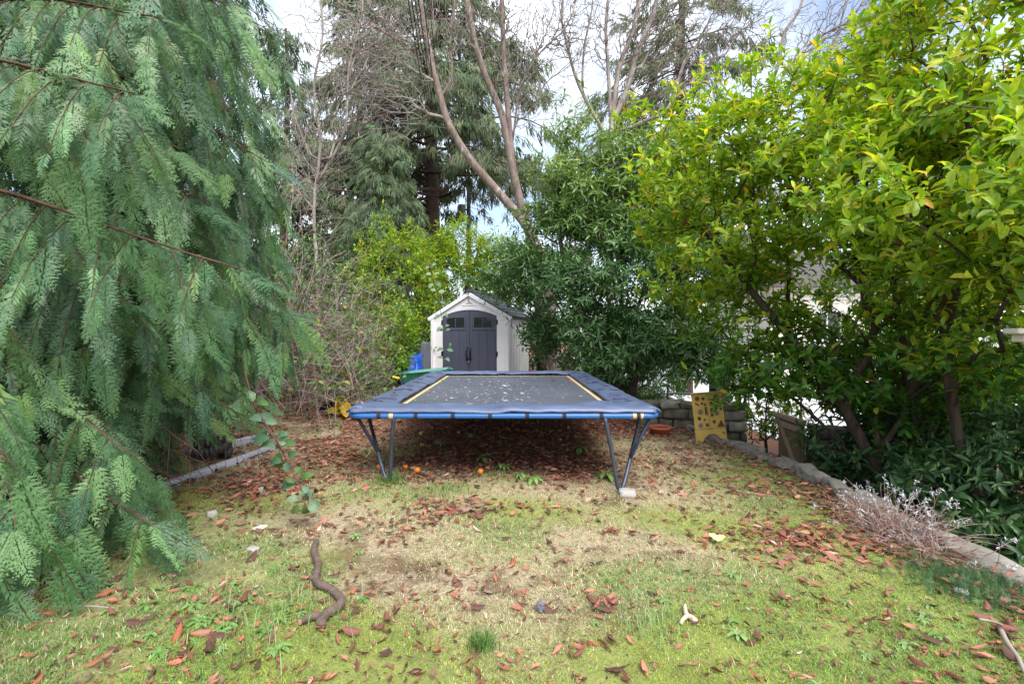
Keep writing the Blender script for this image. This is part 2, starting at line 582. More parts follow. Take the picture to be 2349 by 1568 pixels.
# low retaining wall along the right of the lawn: coping stones on a rough core
wall = thing('retaining_wall', 'low weathered grey stone retaining wall edging the right of the lawn', 'stone wall')
ys = np.arange(1.6, 8.8, 0.2)
prof = []
for yy in ys:
    xw = float(wall_x(yy))
    prof.append((xw, yy))
V, Fq = [], []
for i, (xw, yy) in enumerate(prof):
    zt = float(ground_z(xw - 0.3, yy)) - 0.03
    V += [(xw - 0.02, yy, zt), (xw + 0.26, yy, zt), (xw + 0.30, yy, -0.8), (xw - 0.02, yy, -0.8)]
for i in range(len(prof) - 1):
    a = 4 * i
    for j in range(4):
        Fq.append((a + j, a + (j + 1) % 4, a + 4 + (j + 1) % 4, a + 4 + j))
link('wall_core', np_mesh('wall_core', np.array(V), np.array(Fq)), M['mortar'], wall)
yy = 1.7; k = 0
while yy < 8.6:
    ln = random.uniform(0.28, 0.75)
    yc = yy + ln / 2
    xw = float(wall_x(yc)) + 0.11 + random.uniform(-0.03, 0.03)
    zt = float(ground_z(xw - 0.35, yc))
    me = rock(k, (random.uniform(0.17, 0.25), ln * 1.02, random.uniform(0.12, 0.2)), 5, 0.2)
    sl = math.atan2(float(wall_x(yc + .3) - wall_x(yc - .3)), 0.6)
    o = link('coping_stone', me, M['stone_pale'], wall, (xw, yc, zt - 0.01 + random.uniform(-0.035, 0.02)), (random.uniform(-.07, .07), random.uniform(-.12, .12), -sl + random.uniform(-.12, .12)))
    yy += ln + random.uniform(-0.01, 0.03); k += 1
for row in range(3):
    yy = 1.7 + random.random() * .2
    while yy < 8.5:
        ln = random.uniform(0.25, 0.5)
        yc = yy + ln / 2
        o = link('wall_stone', rock(row * 40 + k, (0.16, ln, 0.2), 2, 0.12), M['stone'], wall, (float(wall_x(yc)) + 0.27, yc, -0.2 - row * 0.2))
        yy += ln + 0.015; k += 1

def rubble_wall(name, label, p0, p1, ztop, zbot, seed):
    t = thing(name, label, 'stone wall')
    p0 = Vector(p0); p1 = Vector(p1)
    d = (p1 - p0); L = d.length; d.normalize()
    ang = math.atan2(d.y, d.x)
    c = (p0 + p1) / 2
    MB().box((c.x, c.y, (ztop - 0.08 + zbot) / 2), (L - 0.06, 0.24, ztop - 0.08 - zbot), (0, 0, ang)).build('wall_core', M['mortar'], t)
    rr = random.Random(seed)
    z = zbot; k = 0
    while z < ztop - 0.05:
        h = rr.uniform(0.10, 0.19)
        s = rr.uniform(-0.1, 0)
        while s < L - 0.05:
            w = rr.uniform(0.16, 0.42)
            w = min(w, L - s + 0.03)
            if w > 0.07:
                q = p0 + d * (s + w / 2)
                mat = M['stone'] if rr.random() < 0.75 else M['stone_pale']
                link('wall_stone', rock(seed + k, (w, 0.36 + rr.uniform(-0.04, 0.05), h), 2, 0.13), mat, t, (q.x, q.y, z + h / 2), (0, rr.uniform(-.05, .05), ang + rr.uniform(-.06, .06)))
                k += 1
            s += w + 0.012
        z += h + 0.008
    return t
rubble_wall('rubble_wall', 'mossy dry stone wall behind the yellow board', (2.30, 8.95), (3.98, 8.6), 0.33, -0.85, 10)
rubble_wall('rubble_wall', 'dark dry stone wall right of the wooden gate, under the laurel stems', (4.45, 7.35), (5.7, 7.1), 0.22, -0.8, 300)

# ------------------------------------------------------------------ wooden gate standing open
M['wood_dark'] = plain('wood_dark', srgb(118, 96, 74), 0.85, 0.3, 3.0, bmp=0.5, stretch=(6, 6, 0.6))
M['wood_pale'] = plain('wood_pale', srgb(160, 138, 112), 0.85, 0.25, 3.0, bmp=0.4, stretch=(6, 6, 0.6))
gate = thing('wooden_gate', 'brown wooden plank gate standing open beside the stone wall', 'gate', loc=(4.30, 8.05, -0.72), rot=(0, 0, R(-93)))
for i in range(6):
    MB().box((0.07 + i * 0.128, 0.02, 0.52), (0.122, 0.022, 0.92), bev=0.004).build('plank', M['wood_dark'], gate)
MB().box((0.39, -0.01, 1.0), (0.84, 0.09, 0.07), bev=0.008).build('top_rail', M['wood_pale'], gate)
MB().box((0.39, -0.012, 0.12), (0.80, 0.04, 0.09), bev=0.006).build('bottom_rail', M['wood_pale'], gate)
MB().box((0.39, -0.014, 0.55), (0.075, 0.036, 1.05), (0, R(-40), 0), bev=0.006).build('brace', M['wood_pale'], gate)
MB().box((0.39, -0.012, 0.88), (0.80, 0.04, 0.09), bev=0.006).build('upper_rail', M['wood_pale'], gate)

# ------------------------------------------------------------------ yellow board with cut-out shapes
M['board'] = plain('board', srgb(196, 162, 84), 0.7, 0.18, 5.0, bmp=0.15)
M['board_hole'] = plain('board_hole', srgb(96, 70, 44), 0.9, 0.35, 14.0, bmp=0.5)
M['board_grey'] = plain('board_grey', srgb(118, 112, 100), 0.9, 0.3, 14.0)
bd = thing('wooden_board', 'yellow wooden board with dark shaped insets and arched foot beside the stone wall', 'board', loc=(3.05, 7.55, -0.14), rot=(R(-7), R(-3.5), R(6)))
W2 = 0.245
arch = [(-W2, 0.0), (-W2, 0.27), (W2, 0.27), (W2, -0.12), (W2 - 0.06, -0.12)] + [(0.01 + 0.17 * math.cos(R(a)), -0.02 + 0.22 * math.sin(R(a))) for a in range(0, 181, 15)]
MB().prism(arch, 0.03).build('arched_foot', M['board'], bd)
for sx in (-1, 1):
    dr = MB().box((sx * W2 / 2, 0.012, 0.275 + 0.27), (W2 - 0.006, 0.022, 0.54), bev=0.004).build('door_panel', M['board'], bd)
MB().box((0, -0.004, 0.823), (2 * W2 + 0.02, 0.045, 0.018), bev=0.003).build('top_edge', M['board'], bd)
def inset(x, z, kind, s, rot=0, mat='board_hole'):
    if kind == 'o': poly = [(s * math.cos(t), s * math.sin(t)) for t in np.linspace(0, 2 * math.pi, 13)[:-1]]
    elif kind == 'b': poly = [(-s, -s * .32), (s, -s * .32), (s, s * .32), (-s, s * .32)]
    elif kind == 't': poly = [(-s, -s * .8), (s, -s * .8), (s * .2, s * .9)]
    else: poly = [(s * math.cos(t), s * math.sin(t)) for t in np.linspace(0, 2 * math.pi, 7)[:-1]]
    c, q = math.cos(rot), math.sin(rot)
    poly = [(x + a * c - b_ * q, z + a * q + b_ * c) for a, b_ in poly]
    MB().prism(poly, 0.006, Matrix.Translation((0, -0.004, 0))).build('inset', M[mat], bd)
for a in [(-.16, .74, 'o', .036), (-.065, .735, 'o', .026), (.05, .77, 'o', .02), (.15, .73, 'o', .055), (-.17, .655, 'b', .035, -.6), (-.09, .66, 'o', .02),
          (-.045, .64, 'h', .02), (.09, .62, 'b', .075, -.8), (.19, .655, 'o', .016), (-.13, .535, 'h', .045, 0, 'board_grey'), (-.04, .545, 'b', .06, 1.57), (.05, .52, 'b', .065, 1.57),
          (.13, .5, 'h', .04, .3, 'board_grey'), (.2, .56, 'o', .022), (-.16, .44, 'o', .03), (-.08, .415, 'o', .018), (-.15, .335, 'o', .036, 0, 'board_grey'),
          (-.045, .335, 'o', .027), (.07, .375, 'o', .027), (.17, .34, 't', .06), (.2, .2, 'o', .016)]:
    inset(*a)

# ------------------------------------------------------------------ terracotta pot, black planter box
M['terracotta'] = plain('terracotta', srgb(168, 84, 58), 0.8, 0.2, 7)
M['soil'] = plain('soil', srgb(58, 44, 36), 0.95, 0.4, 20, bmp=0.6)
def lathe(prof, k=20):
    m = MB(); bm = m.bm
    rings = [[bm.verts.new((r * math.cos(2 * math.pi * j / k), r * math.sin(2 * math.pi * j / k), z)) for j in range(k)] for r, z in prof]
    for i in range(len(rings) - 1):
        for j in range(k):
            bm.faces.new((rings[i][j], rings[i][(j + 1) % k], rings[i + 1][(j + 1) % k], rings[i + 1][j]))
    bm.faces.new(rings[0])
    return m
pz = float(ground_z(2.35, 8.0))
pot = thing('flower_pot', 'low round terracotta pot behind the right corner of the trampoline', 'pot', loc=(2.40, 8.05, pz - 0.01))
lathe([(0.12, 0), (0.16, 0.10), (0.18, 0.10), (0.185, 0.14), (0.155, 0.14), (0.15, 0.10)]).build('pot_body', M['terracotta'], pot, True)
lathe([(0.02, 0.112), (0.148, 0.108)]).build('soil', M['soil'], pot)
M['black_plastic'] = plain('black_plastic', srgb(34, 34, 36), 0.55, 0.2, 4)
bx_ = thing('planter_box', 'black plastic planter box on the low ground behind the retaining wall', 'planter', loc=(4.2, 5.75, -0.74), rot=(0, 0, R(8)))
m = MB()
for sx, sy, w, d_ in ((0, -.2, .42, .02), (0, .2, .42, .02), (-.2, 0, .02, .38), (.2, 0, .02, .38)):
    m.box((sx, sy, .26), (w, d_, .52))
m.build('box_side', M['black_plastic'], bx_)
m = MB()
for sx, sy, w, d_ in ((0, -.215, .47, .035), (0, .215, .47, .035), (-.215, 0, .035, .39), (.215, 0, .035, .39)):
    m.box((sx, sy, .53), (w, d_, .03))
m.build('rim', M['black_plastic'], bx_)
MB().box((0, 0, .42), (.375, .375, .02)).build('soil', M['soil'], bx_)

# ------------------------------------------------------------------ meter box, chain fence, far driveway things
M['grey_metal'] = plain('grey_metal', srgb(120, 124, 126), 0.5, 0.15, 4, metal=0.6)
M['dark_metal'] = plain('dark_metal', srgb(44, 46, 50), 0.5, 0.2, 5, metal=0.4)
mbx = thing('meter_post', 'dark post with grey metal meter box and conduit above the stone wall', 'meter post', loc=(4.18, 10.2, -0.95))
MB().box((0, 0.08, 1.3), (0.17, 0.15, 2.6), bev=0.02).build('post', M['bark_dark'], mbx)
MB().box((0.1, -0.06, 1.46), (0.28, 0.14, 0.72), bev=0.015).build('meter_box', M['grey_metal'], mbx)
MB().tube(smooth_path([(0.28, -0.03, 1.9), (0.33, -0.02, 2.1), (0.3, 0, 2.35), (0.14, 0.04, 2.6)]), 0.035).build('conduit', M['dark_metal'], mbx, True)
MB().tube(smooth_path([(-0.16, -0.14, 1.68), (0.02, -0.17, 1.62), (0.2, -0.16, 1.66), (0.36, -0.12, 1.6)]), 0.04).build('wrapped_cord', M['wood_pale'], mbx, True)
fn = thing('chain_fence', 'thin grey metal pipe fence in front of the pale driveway', 'fence', loc=(0, 0, 0))
for i, xx in enumerate((3.45, 4.5, 5.15, 6.4, 7.6)):
    MB().tube([(xx, 11.0, -1.25), (xx, 11.0, 0.40)], 0.024, 8).build('post', M['grey_metal'], fn)
for zz in (0.26, -0.35):
    MB().tube([(3.2, 11.0, zz), (7.8, 11.0, zz + 0.03)], 0.014, 6).build('rail', M['grey_metal'], fn)
m = MB()
for i in range(34):
    xx = 3.2 + i * 0.135
    m.tube([(xx, 11.0, -1.1), (xx + 0.65, 11.0, 0.27)], 0.0022, 3, False)
    m.tube([(xx + 0.65, 11.004, -1.1), (xx, 11.004, 0.27)], 0.0022, 3, False)
tag(m.build('wire_mesh', M['grey_metal'], fn), kind='stuff')
for i, (zz, yy) in enumerate(((-1.12, 13.4), (-0.98, 13.8), (-0.84, 14.2))):
    pass

# neighbouring pale house, seen in glimpses through the laurel
M['siding'] = plain('siding', srgb(214, 206, 196), 0.7, 0.06, 1.5)
M['trim'] = plain('trim', srgb(228, 228, 226), 0.6, 0.05, 2)
M['dark_glass'] = plain('dark_glass', srgb(34, 40, 44), 0.08, 0.2, 1.5, spec=0.8)
M['roof'] = plain('roof', srgb(86, 80, 78), 0.9, 0.25, 6, bmp=0.3)
hs = thing('neighbour_house', 'pale sided house glimpsed through the laurel leaves on the right', 'house', loc=(23, 29, -1.2))
MB().box((0, 0, 2.6), (20, 8, 5.2)).build('wall', M['siding'], hs)
m = MB()
for i in range(30):
    m.box((0, -4.012, 0.18 + i * 0.17), (20.02, 0.03, 0.15), (R(6), 0, 0))
tag(m.build('clapboard', M['siding'], hs), kind='stuff')
for xx in (-7.2, -2.5, 2.2, 6.8):
    w_ = MB()
    for sx, sz, a, b_ in ((0, .72, 1.5, .12), (0, -.72, 1.5, .12), (-.69, 0, .12, 1.32), (.69, 0, .12, 1.32), (0, 0, .06, 1.32)):
        w_.box((sx, 0, sz), (a, .08, b_))
    wo = w_.build('window', M['trim'], hs, loc=(xx, -4.06, 3.2))
    for sx in (-.33, .33):
        MB().box((sx, 0.01, 0), (.6, .02, 1.3)).build('pane', M['dark_glass'], wo)
MB().prism([(-4.6, 5.15), (4.6, 5.15), (0, 7.6)], 21.0, Matrix.Rotation(R(-90), 4, 'Z') @ Matrix.Translation((0, -10.5, 0))).build('roof', M['roof'], hs)

# post with white bracket at the right edge of the picture
M['old_white'] = plain('old_white', srgb(204, 198, 184), 0.75, 0.14, 9, bmp=0.3)
pp = thing('porch_post', 'dark post carrying a weathered white moulded beam end and curved bracket', 'post', loc=(3.98, 3.9, -0.74))
MB().box((0.2, 0, 1.05), (0.13, 0.13, 2.1), bev=0.01).build('post', M['bark_dark'], pp)
MB().box((0.33, 0, 2.33), (0.80, 0.13, 0.045), bev=0.008).build('cap_moulding', M['old_white'], pp)
MB().box((0.36, 0, 2.275), (0.74, 0.11, 0.06), bev=0.006).build('beam', M['old_white'], pp)
br = [(0.02, 2.24)] + [(0.30 - 0.26 * math.cos(R(a)), 2.22 - 0.24 * math.sin(R(a))) for a in range(0, 91, 10)] + [(0.30, 1.90), (0.40, 1.90), (0.40, 2.24)]
MB().prism(br, 0.08, Matrix.Translation((0.03, -0.05, 0))).build('bracket', M['old_white'], pp)

# ------------------------------------------------------------------ garden shed
M['shed_white'] = plain('shed_white', srgb(230, 227, 229), 0.6, 0.04, 3)
M['shed_side'] = plain('shed_side', srgb(196, 194, 190), 0.65, 0.06, 3)
M['shed_door'] = plain('shed_door', srgb(74, 76, 92), 0.55, 0.07, 3)
M['shed_roof'] = plain('shed_roof', srgb(66, 70, 78), 0.75, 0.25, 6, bmp=0.4)
M['black'] = plain('black', srgb(22, 22, 24), 0.4, 0.1, 6)
M['print_grey'] = plain('print_grey', srgb(120, 120, 128), 0.6, 0.05, 6)
SR = R(-17)
shed = thing('garden_shed', 'white plastic garden shed with dark grey double doors behind the trampoline', 'shed', loc=(-1.16, 13.45, float(ground_z(-1.1, 13.4)) - 0.02), rot=(0, 0, SR))
HW, DP, EV, PK = 1.09, 2.2, 2.0, 2.62
# front wall with an arched door opening
DWH, DS, DA = 0.79, 2.02, 2.19        # half door width, side height, crown height
def arch_z(x): return DS + (DA - DS) * (1 - (x / DWH) ** 2)
fl = [(-HW, 0), (-HW, EV), (0, PK), (HW, EV), (HW, 0), (DWH, 0)] + [(x, arch_z(x)) for x in np.linspace(DWH, -DWH, 15)] + [(-DWH, 0)]
MB().prism(fl, 0.06).build('front_wall', M['shed_white'], shed)
for sx in (-1, 1):
    m = MB().box((sx * (HW - 0.035), DP / 2 + 0.03, EV / 2), (0.05, DP - 0.06, EV))
    m.build('side_wall', M['shed_side'], shed)
    for j in range(8):
        MB().box((sx * (HW - 0.004), 0.2 + j * 0.26, EV / 2), (0.016, 0.215, EV - 0.06), bev=0.006).build('wall_panel', M['shed_side'], shed)
    MB().box((sx * (HW - 0.01), 0.0, EV / 2 - 0.02), (0.1, 0.09, EV - 0.04), bev=0.012).build('corner_post', M['shed_white'], shed)
MB().prism([(-HW + .01, 0), (-HW + .01, EV), (0, PK - .01), (HW - .01, EV), (HW - .01, 0)], 0.05, Matrix.Translation((0, DP - 0.05, 0))).build('back_wall', M['shed_side'], shed)
sl = math.atan2(PK - EV, HW)
for sx in (-1, 1):
    rf = MB()
    ln = math.hypot(PK - EV, HW) + 0.13
    c = Vector((sx * math.cos(sl) * ln / 2, DP / 2 + 0.05, PK - math.sin(sl) * ln / 2 + 0.035))
    rf.box(c, (ln, DP + 0.08, 0.035), (0, sx * sl, 0))
    ro = rf.build('roof', M['shed_roof'], shed)
    for j in range(6):
        q = (j + 0.5) / 6 * ln
        link('shingle_course', MB().box((sx * math.cos(sl) * q, DP / 2 + .05, PK - math.sin(sl) * q + 0.068), (ln / 6 + 0.02, DP + 0.1, 0.02), (0, sx * (sl - 0.06), 0)).mesh('shingle_course'), M['shed_roof'], ro)
    MB().box((sx * math.cos(sl) * ln / 2, -0.035, PK - math.sin(sl) * ln / 2 - 0.005), (ln, 0.045, 0.10), (0, sx * sl, 0), bev=0.008).build('fascia', M['shed_white'], shed)
MB().tube([(0, -0.1, PK + 0.075), (0, DP + 0.1, PK + 0.075)], 0.05, 8).build('ridge_cap', M['shed_roof'], shed)
for sx in (-1, 1):
    xs = np.linspace(0.006, DWH - 0.012, 9) * sx
    wz0, wz1 = 1.72, 1.98
    wx0, wx1 = 0.14 * sx, 0.66 * sx
    poly = [(xs[0], 0.04)] + [(x, arch_z(x) - 0.012) for x in xs] + [(xs[-1], 0.04)]
    dr = MB().prism(poly, 0.035, Matrix.Translation((0, 0.012, 0))).build('door', M['shed_door'], shed)
    # raised lower panel lines
    for j in range(3):
        MB().box((sx * (0.17 + j * 0.235), 0.008, 0.86), (0.222, 0.014, 1.5), bev=0.005).build('door_board', M['shed_door'], dr)
    for z_ in (1.66,):
        MB().box((sx * 0.4, 0.004, z_), (0.62, 0.022, 0.04), bev=0.005).build('window_sill', M['shed_door'], dr)
    fr = MB()
    top = [(x, min(wz1, arch_z(x) - 0.13)) for x in np.linspace(wx0, wx1, 7)]
    outer = [(x, z + 0.035) for x, z in top]
    for i in range(6):
        a, b_, c_, d_ = top[i], top[i + 1], outer[i + 1], outer[i]
        fr.prism([a, b_, c_, d_], 0.02, Matrix.Translation((0, -0.004, 0)))
    fr.box((wx0 - sx * 0.018, 0.006, (wz0 + top[0][1] + .03) / 2), (0.036, 0.02, top[0][1] - wz0 + .03))
    fr.box((wx1 + sx * 0.018, 0.006, (wz0 + top[-1][1] + .03) / 2), (0.036, 0.02, top[-1][1] - wz0 + .03))
    fr.box(((wx0 + wx1) / 2, 0.004, (wz0 + 1.95) / 2), (0.022, 0.022, 0.22))
    fr.build('window_frame', M['shed_door'], dr)
    mid = (wx0 + wx1) / 2
    for a, b_ in ((wx0, mid - sx * .01), (mid + sx * .01, wx1)):
        MB().prism([(a, wz0)] + [(x, min(wz1, arch_z(x) - 0.13)) for x in np.linspace(a, b_, 4)] + [(b_, wz0)], 0.006, Matrix.Translation((0, 0.004, 0))).build('window_pane', M['dark_glass'], dr)
    MB().tube(smooth_path([(sx * .045, 0.01, 1.17), (sx * .055, -.05, 1.13), (sx * .06, -.06, 1.03), (sx * .055, -.05, .93), (sx * .045, 0.01, .89)], 4), 0.018, 6).build('handle', M['black'], dr, True)
    for z_ in (0.45, 1.0, 1.85):
        MB().box((sx * (DWH + 0.005), -0.004, z_), (0.05, 0.03, 0.13), bev=0.006).build('hinge', M['black'], dr)
MB().box((0.0, -0.035, 0.86), (0.17, 0.03, 0.035), bev=0.006).build('hasp', M['black'], shed)
MB().box((0.01, -0.05, 0.78), (0.05, 0.025, 0.06), bev=0.008).build('padlock', M['grey_metal'], shed)
# small maker's mark under the peak: a crescent over two lines of fine print
cr = [(0.045 * math.cos(a), 0.045 * math.sin(a)) for a in np.linspace(R(60), R(300), 10)] + [(0.02 + 0.035 * math.cos(a), 0.035 * math.sin(a)) for a in np.linspace(R(290), R(70), 10)]
MB().prism(cr, 0.004, Matrix.Translation((0.0, -0.006, PK - 0.17))).build('crescent_mark', M['print_grey'], shed)
for z_, w_ in ((0.235, 0.12), (0.262, 0.2)):
    MB().box((0, -0.004, PK - z_), (w_, 0.004, 0.012)).build('fine_print', M['print_grey'], shed)
MB().box((0, -0.004, PK - 0.32), (0.42, 0.006, 0.01)).build('gable_line', M['print_grey'], shed)

# grey sheet, blue tub, green wheelbarrow tray and yellow tool by the shed
M['blue_plastic'] = plain('blue_plastic', srgb(20, 84, 190), 0.45, 0.2, 5)
M['green_plastic'] = plain('green_plastic', srgb(52, 128, 108), 0.5, 0.2, 5)
M['yellow'] = plain('yellow', srgb(226, 190, 34), 0.5, 0.12, 5)
M['grey_sheet'] = plain('grey_sheet', srgb(104, 108, 120), 0.6, 0.1, 3)
ps = thing('grey_panel', 'narrow grey plastic panel leaning against the left wall of the shed', 'panel', loc=(-2.38, 13.75, float(ground_z(-2.4, 13.7))), rot=(0, R(3), SR))
MB().box((0, 0, 0.62), (0.14, 0.6, 1.24), bev=0.02).build('sheet', M['grey_sheet'], ps)
for j in (0.2, 0.62, 1.04): MB().box((0, -0.305, j), (0.11, 0.012, 0.3)).build('rib', M['grey_sheet'], ps)
bz = float(ground_z(-2.75, 12.9))
bt = thing('blue_tarp', 'crumpled bright blue plastic sheet heaped left of the shed', 'tarp', loc=(-2.62, 12.9, bz))
me = rock(77, (0.5, 0.5, 0.8), 7, 0.22)
link('heap', me, M['blue_plastic'], bt, (0, 0, 0.42))
gt = thing('wheelbarrow', 'green wheelbarrow tray behind the far left corner of the trampoline', 'wheelbarrow', loc=(-1.95, 11.2, float(ground_z(-1.9, 11.2)) - .10), rot=(0, 0, R(14)))
m = MB(); bm = m.bm
lo = [bm.verts.new(v) for v in ((-.42, -.22, .42), (.32, -.22, .42), (.32, .22, .42), (-.42, .22, .42))]
hi_ = [bm.verts.new(v) for v in ((-.62, -.36, .70), (.55, -.36, .80), (.55, .36, .80), (-.62, .36, .70))]
rim = [bm.verts.new(v) for v in ((-.66, -.39, .70), (.59, -.39, .80), (.59, .39, .80), (-.66, .39, .70))]
bm.faces.new(lo)
for i in range(4):
    j = (i + 1) % 4
    bm.faces.new((lo[i], lo[j], hi_[j], hi_[i])); bm.faces.new((hi_[i], hi_[j], rim[j], rim[i]))
m.build('tray', M['green_plastic'], gt)
for s in (-1, 1):
    MB().tube([(-1.05, s * .3, .62), (-.4, s * .2, .40), (.72, s * .08, .22)], 0.02).build('handle_bar', M['dark_metal'], gt)
    MB().tube([(-.45, s * .22, .40), (-.5, s * .24, .0)], 0.018).build('leg', M['dark_metal'], gt)
wh = MB(); ringp = [(0.72, 0.0, 0.0)]
wh.tube([(0.78 + 0.16 * math.cos(a), 0, 0.2 + 0.16 * math.sin(a)) for a in np.linspace(0, 2 * math.pi, 17)], 0.04, 8, False).build('wheel', M['black'], gt, True)
yt = thing('yellow_tool', 'small yellow tool handle poking out of the brambles near the shed', 'tool', loc=(-2.25, 9.6, 0.74), rot=(0, R(12), R(8)))
MB().tube([(-.06, 0, 0), (-.05, 0, 0), (.05, 0, .0), (.08, 0, 0)], [0.018, 0.026, 0.022, 0.016], 8).build('grip', M['yellow'], yt, True)
MB().tube([(.08, 0, 0), (.3, .05, -.35), (0.33, .05, -.75)], 0.012, 6).build('shaft', M['dark_metal'], yt, True)

# yellow and black work bag lying open, crumpled pale wrapper
M['navy_fabric'] = plain('navy_fabric', srgb(52, 56, 72), 0.75, 0.2, 12, bmp=0.3)
wz = float(ground_z(-2.95, 8.1))
wb = thing('work_bag', 'torn yellow and navy bag lying open on the leaf litter by the brambles', 'bag', loc=(-2.92, 8.15, wz), rot=(0, 0, R(-12)))
def sheet(pts_a, pts_b, n=8, wob=0.02):
    m = MB(); bm = m.bm
    A = smooth_path(pts_a, n); B = smooth_path(pts_b, n)
    rows = []
    for a, b_ in zip(A, B):
        rows.append([bm.verts.new(Vector(a) * (1 - t) + Vector(b_) * t + Vector((0, 0, wob * math.sin(t * 9 + a[0] * 20)))) for t in np.linspace(0, 1, 7)])
    for i in range(len(rows) - 1):
        for j in range(6):
            bm.faces.new((rows[i][j], rows[i][j + 1], rows[i + 1][j + 1], rows[i + 1][j]))
    bmesh.ops.solidify(bm, geom=bm.faces[:], thickness=0.012)
    return m
sheet([(-.24, -.1, 0), (-.2, -.08, .12), (-.08, -.02, .24), (.06, 0, .30)], [(-.2, .2, 0), (-.16, .2, .14), (-.06, .2, .25), (.06, .2, .29)]).build('flap', M['navy_fabric'], wb, True)
sheet([(.06, -.02, .30), (.12, -.05, .2), (.18, -.08, .08), (.28, -.1, .01)], [(.07, .2, .29), (.16, .2, .2), (.24, .18, .09), (.42, .12, .01)]).build('yellow_side', M['yellow'], wb, True)
sheet([(-.2, -.06, .01), (-.1, -.04, .05), (.0, -.04, .05), (.1, -.06, .01)], [(-.14, .16, .12), (-.05, .16, .2), (.02, .16, .2), (.08, .16, .1)]).build('yellow_lining', M['yellow'], wb, True)
sheet([(.03, -.03, 0), (.035, -.04, .1), (.045, -.03, .2), (.055, -.02, .28)], [(.07, -.03, 0), (.075, -.04, .1), (.075, -.03, .2), (.08, -.02, .28)]).build('strap', M['yellow'], wb, True)
M['wrapper'] = plain('wrapper', srgb(186, 196, 214), 0.35, 0.3, 9)
me = rock(91, (0.24, 0.16, 0.2), 6, 0.3)
wr = link('plastic_wrapper', me, M['wrapper'], None, (-2.72, 8.75, float(ground_z(-2.7, 8.75)) + 0.09))
tag(wr, 'crumpled pale blue plastic wrapper at the foot of the brambles', 'wrapper')

# grey timber edging beams and black drain hose under the cedar
M['grey_timber'] = plain('grey_timber', srgb(176, 176, 184), 0.85, 0.18, 3, bmp=0.5, stretch=(1.5, 8, 8))
def beam(label, a, b_, w, h):
    a = Vector(a); b_ = Vector(b_); d = b_ - a
    ang = math.atan2(d.y, d.x)
    t = thing('timber_beam', label, 'timber', loc=(a + b_) / 2, rot=(0, -math.atan2(d.z, math.hypot(d.x, d.y)), ang))
    MB().box((0, 0, 0), (d.length, w, h), bev=0.008).build('beam', M['grey_timber'], t)
    for sx in (-1, 1):
        MB().tube([(sx * d.length * 0.1 - .25, -w / 2 - .004, 0), (sx * d.length * 0.1 - .25, -w / 2 + .02, 0)], 0.022, 8).build('bolt_hole', M['dark_metal'], t)
        MB().box((sx * d.length * 0.32, -w / 2 - 0.001, h * 0.1), (d.length * 0.2, 0.006, 0.008)).build('crack', M['mortar'], t)
    return t
beam('front grey weathered timber edging beam with bolt hole beside the cedar', (-3.22, 4.3, 0.165), (-2.93, 6.1, 0.165), 0.07, 0.10)
beam('rear thin grey timber edging beam lying in the leaf litter', (-3.62, 5.65, 0.22), (-3.2, 6.5, 0.24), 0.06, 0.09)
M['hose'] = plain('hose', srgb(60, 60, 64), 0.45, 0.15, 8)
hp = []
for t in np.linspace(0, 1, 240):
    a = t * 2.0 * 2 * math.pi
    r = 0.17 + 0.02 * math.sin(a * 0.5)
    hp.append((r * math.cos(a), r * math.sin(a) * 0.9, 0.07 + t * 0.20 + 0.02 * math.sin(a)))
m = MB()
m.tube(hp, [0.058 + 0.010 * (1 if i % 4 < 2 else -1) for i in range(len(hp))], 10)
ho = m.build('drain_hose', M['hose'], None, True, loc=(-3.42, 5.62, float(ground_z(-3.4, 5.6))))
tag(ho, 'coiled dark ribbed plastic drain hose half hidden by the cedar', 'hose')

# ------------------------------------------------------------------ trampoline
M['pad'] = plain('pad', srgb(90, 101, 130), 0.38, 0.26, 4, bmp=0.35, bscale=14)
M['pad_edge'] = plain('pad_edge', srgb(52, 60, 88), 0.55, 0.15, 4, bmp=0.2, bscale=22)
M['frame_blue'] = plain('frame_blue', srgb(48, 106, 176), 0.38, 0.1, 5)
M['leg_metal'] = plain('leg_metal', srgb(74, 80, 96), 0.45, 0.3, 9, metal=0.5)
M['leg_blue'] = plain('leg_blue', srgb(66, 80, 110), 0.45, 0.3, 9, metal=0.4)
M['mat'] = plain('mat', srgb(88, 91, 102), 0.5, 0.2, 2.2, bmp=0.25, bscale=260)
M['webbing'] = plain('webbing', srgb(206, 184, 130), 0.85, 0.2, 10)
M['strap'] = plain('strap', srgb(40, 38, 40), 0.85, 0.2, 20)
M['tape'] = plain('tape', srgb(198, 172, 132), 0.7, 0.15, 20)
M['galv'] = plain('galv', srgb(150, 148, 146), 0.4, 0.2, 20, metal=0.9)
TX0, TX1, TY0, TY1, TZ = -1.61, 1.44, 4.86, 10.02, 0.77
TCX, TCY = (TX0 + TX1) / 2, (TY0 + TY1) / 2
tr = thing('trampoline', 'large rectangular trampoline with blue padded edge and grey-black mat on the lawn', 'trampoline')
def rrect(x0, x1, y0, y1, r, z, n=6):
    P = []
    for cx, cy, a0 in ((x1 - r, y0 + r, -90), (x1 - r, y1 - r, 0), (x0 + r, y1 - r, 90), (x0 + r, y0 + r, 180)):
        for i in range(n + 1):
            a = R(a0 + 90 * i / n)
            P.append((cx + r * math.cos(a), cy + r * math.sin(a), z))
    return P + [P[0]]
MB().tube(rrect(TX0, TX1, TY0, TY1, 0.13, TZ), 0.027, 12, False).build('frame_tube', M['frame_blue'], tr, True)
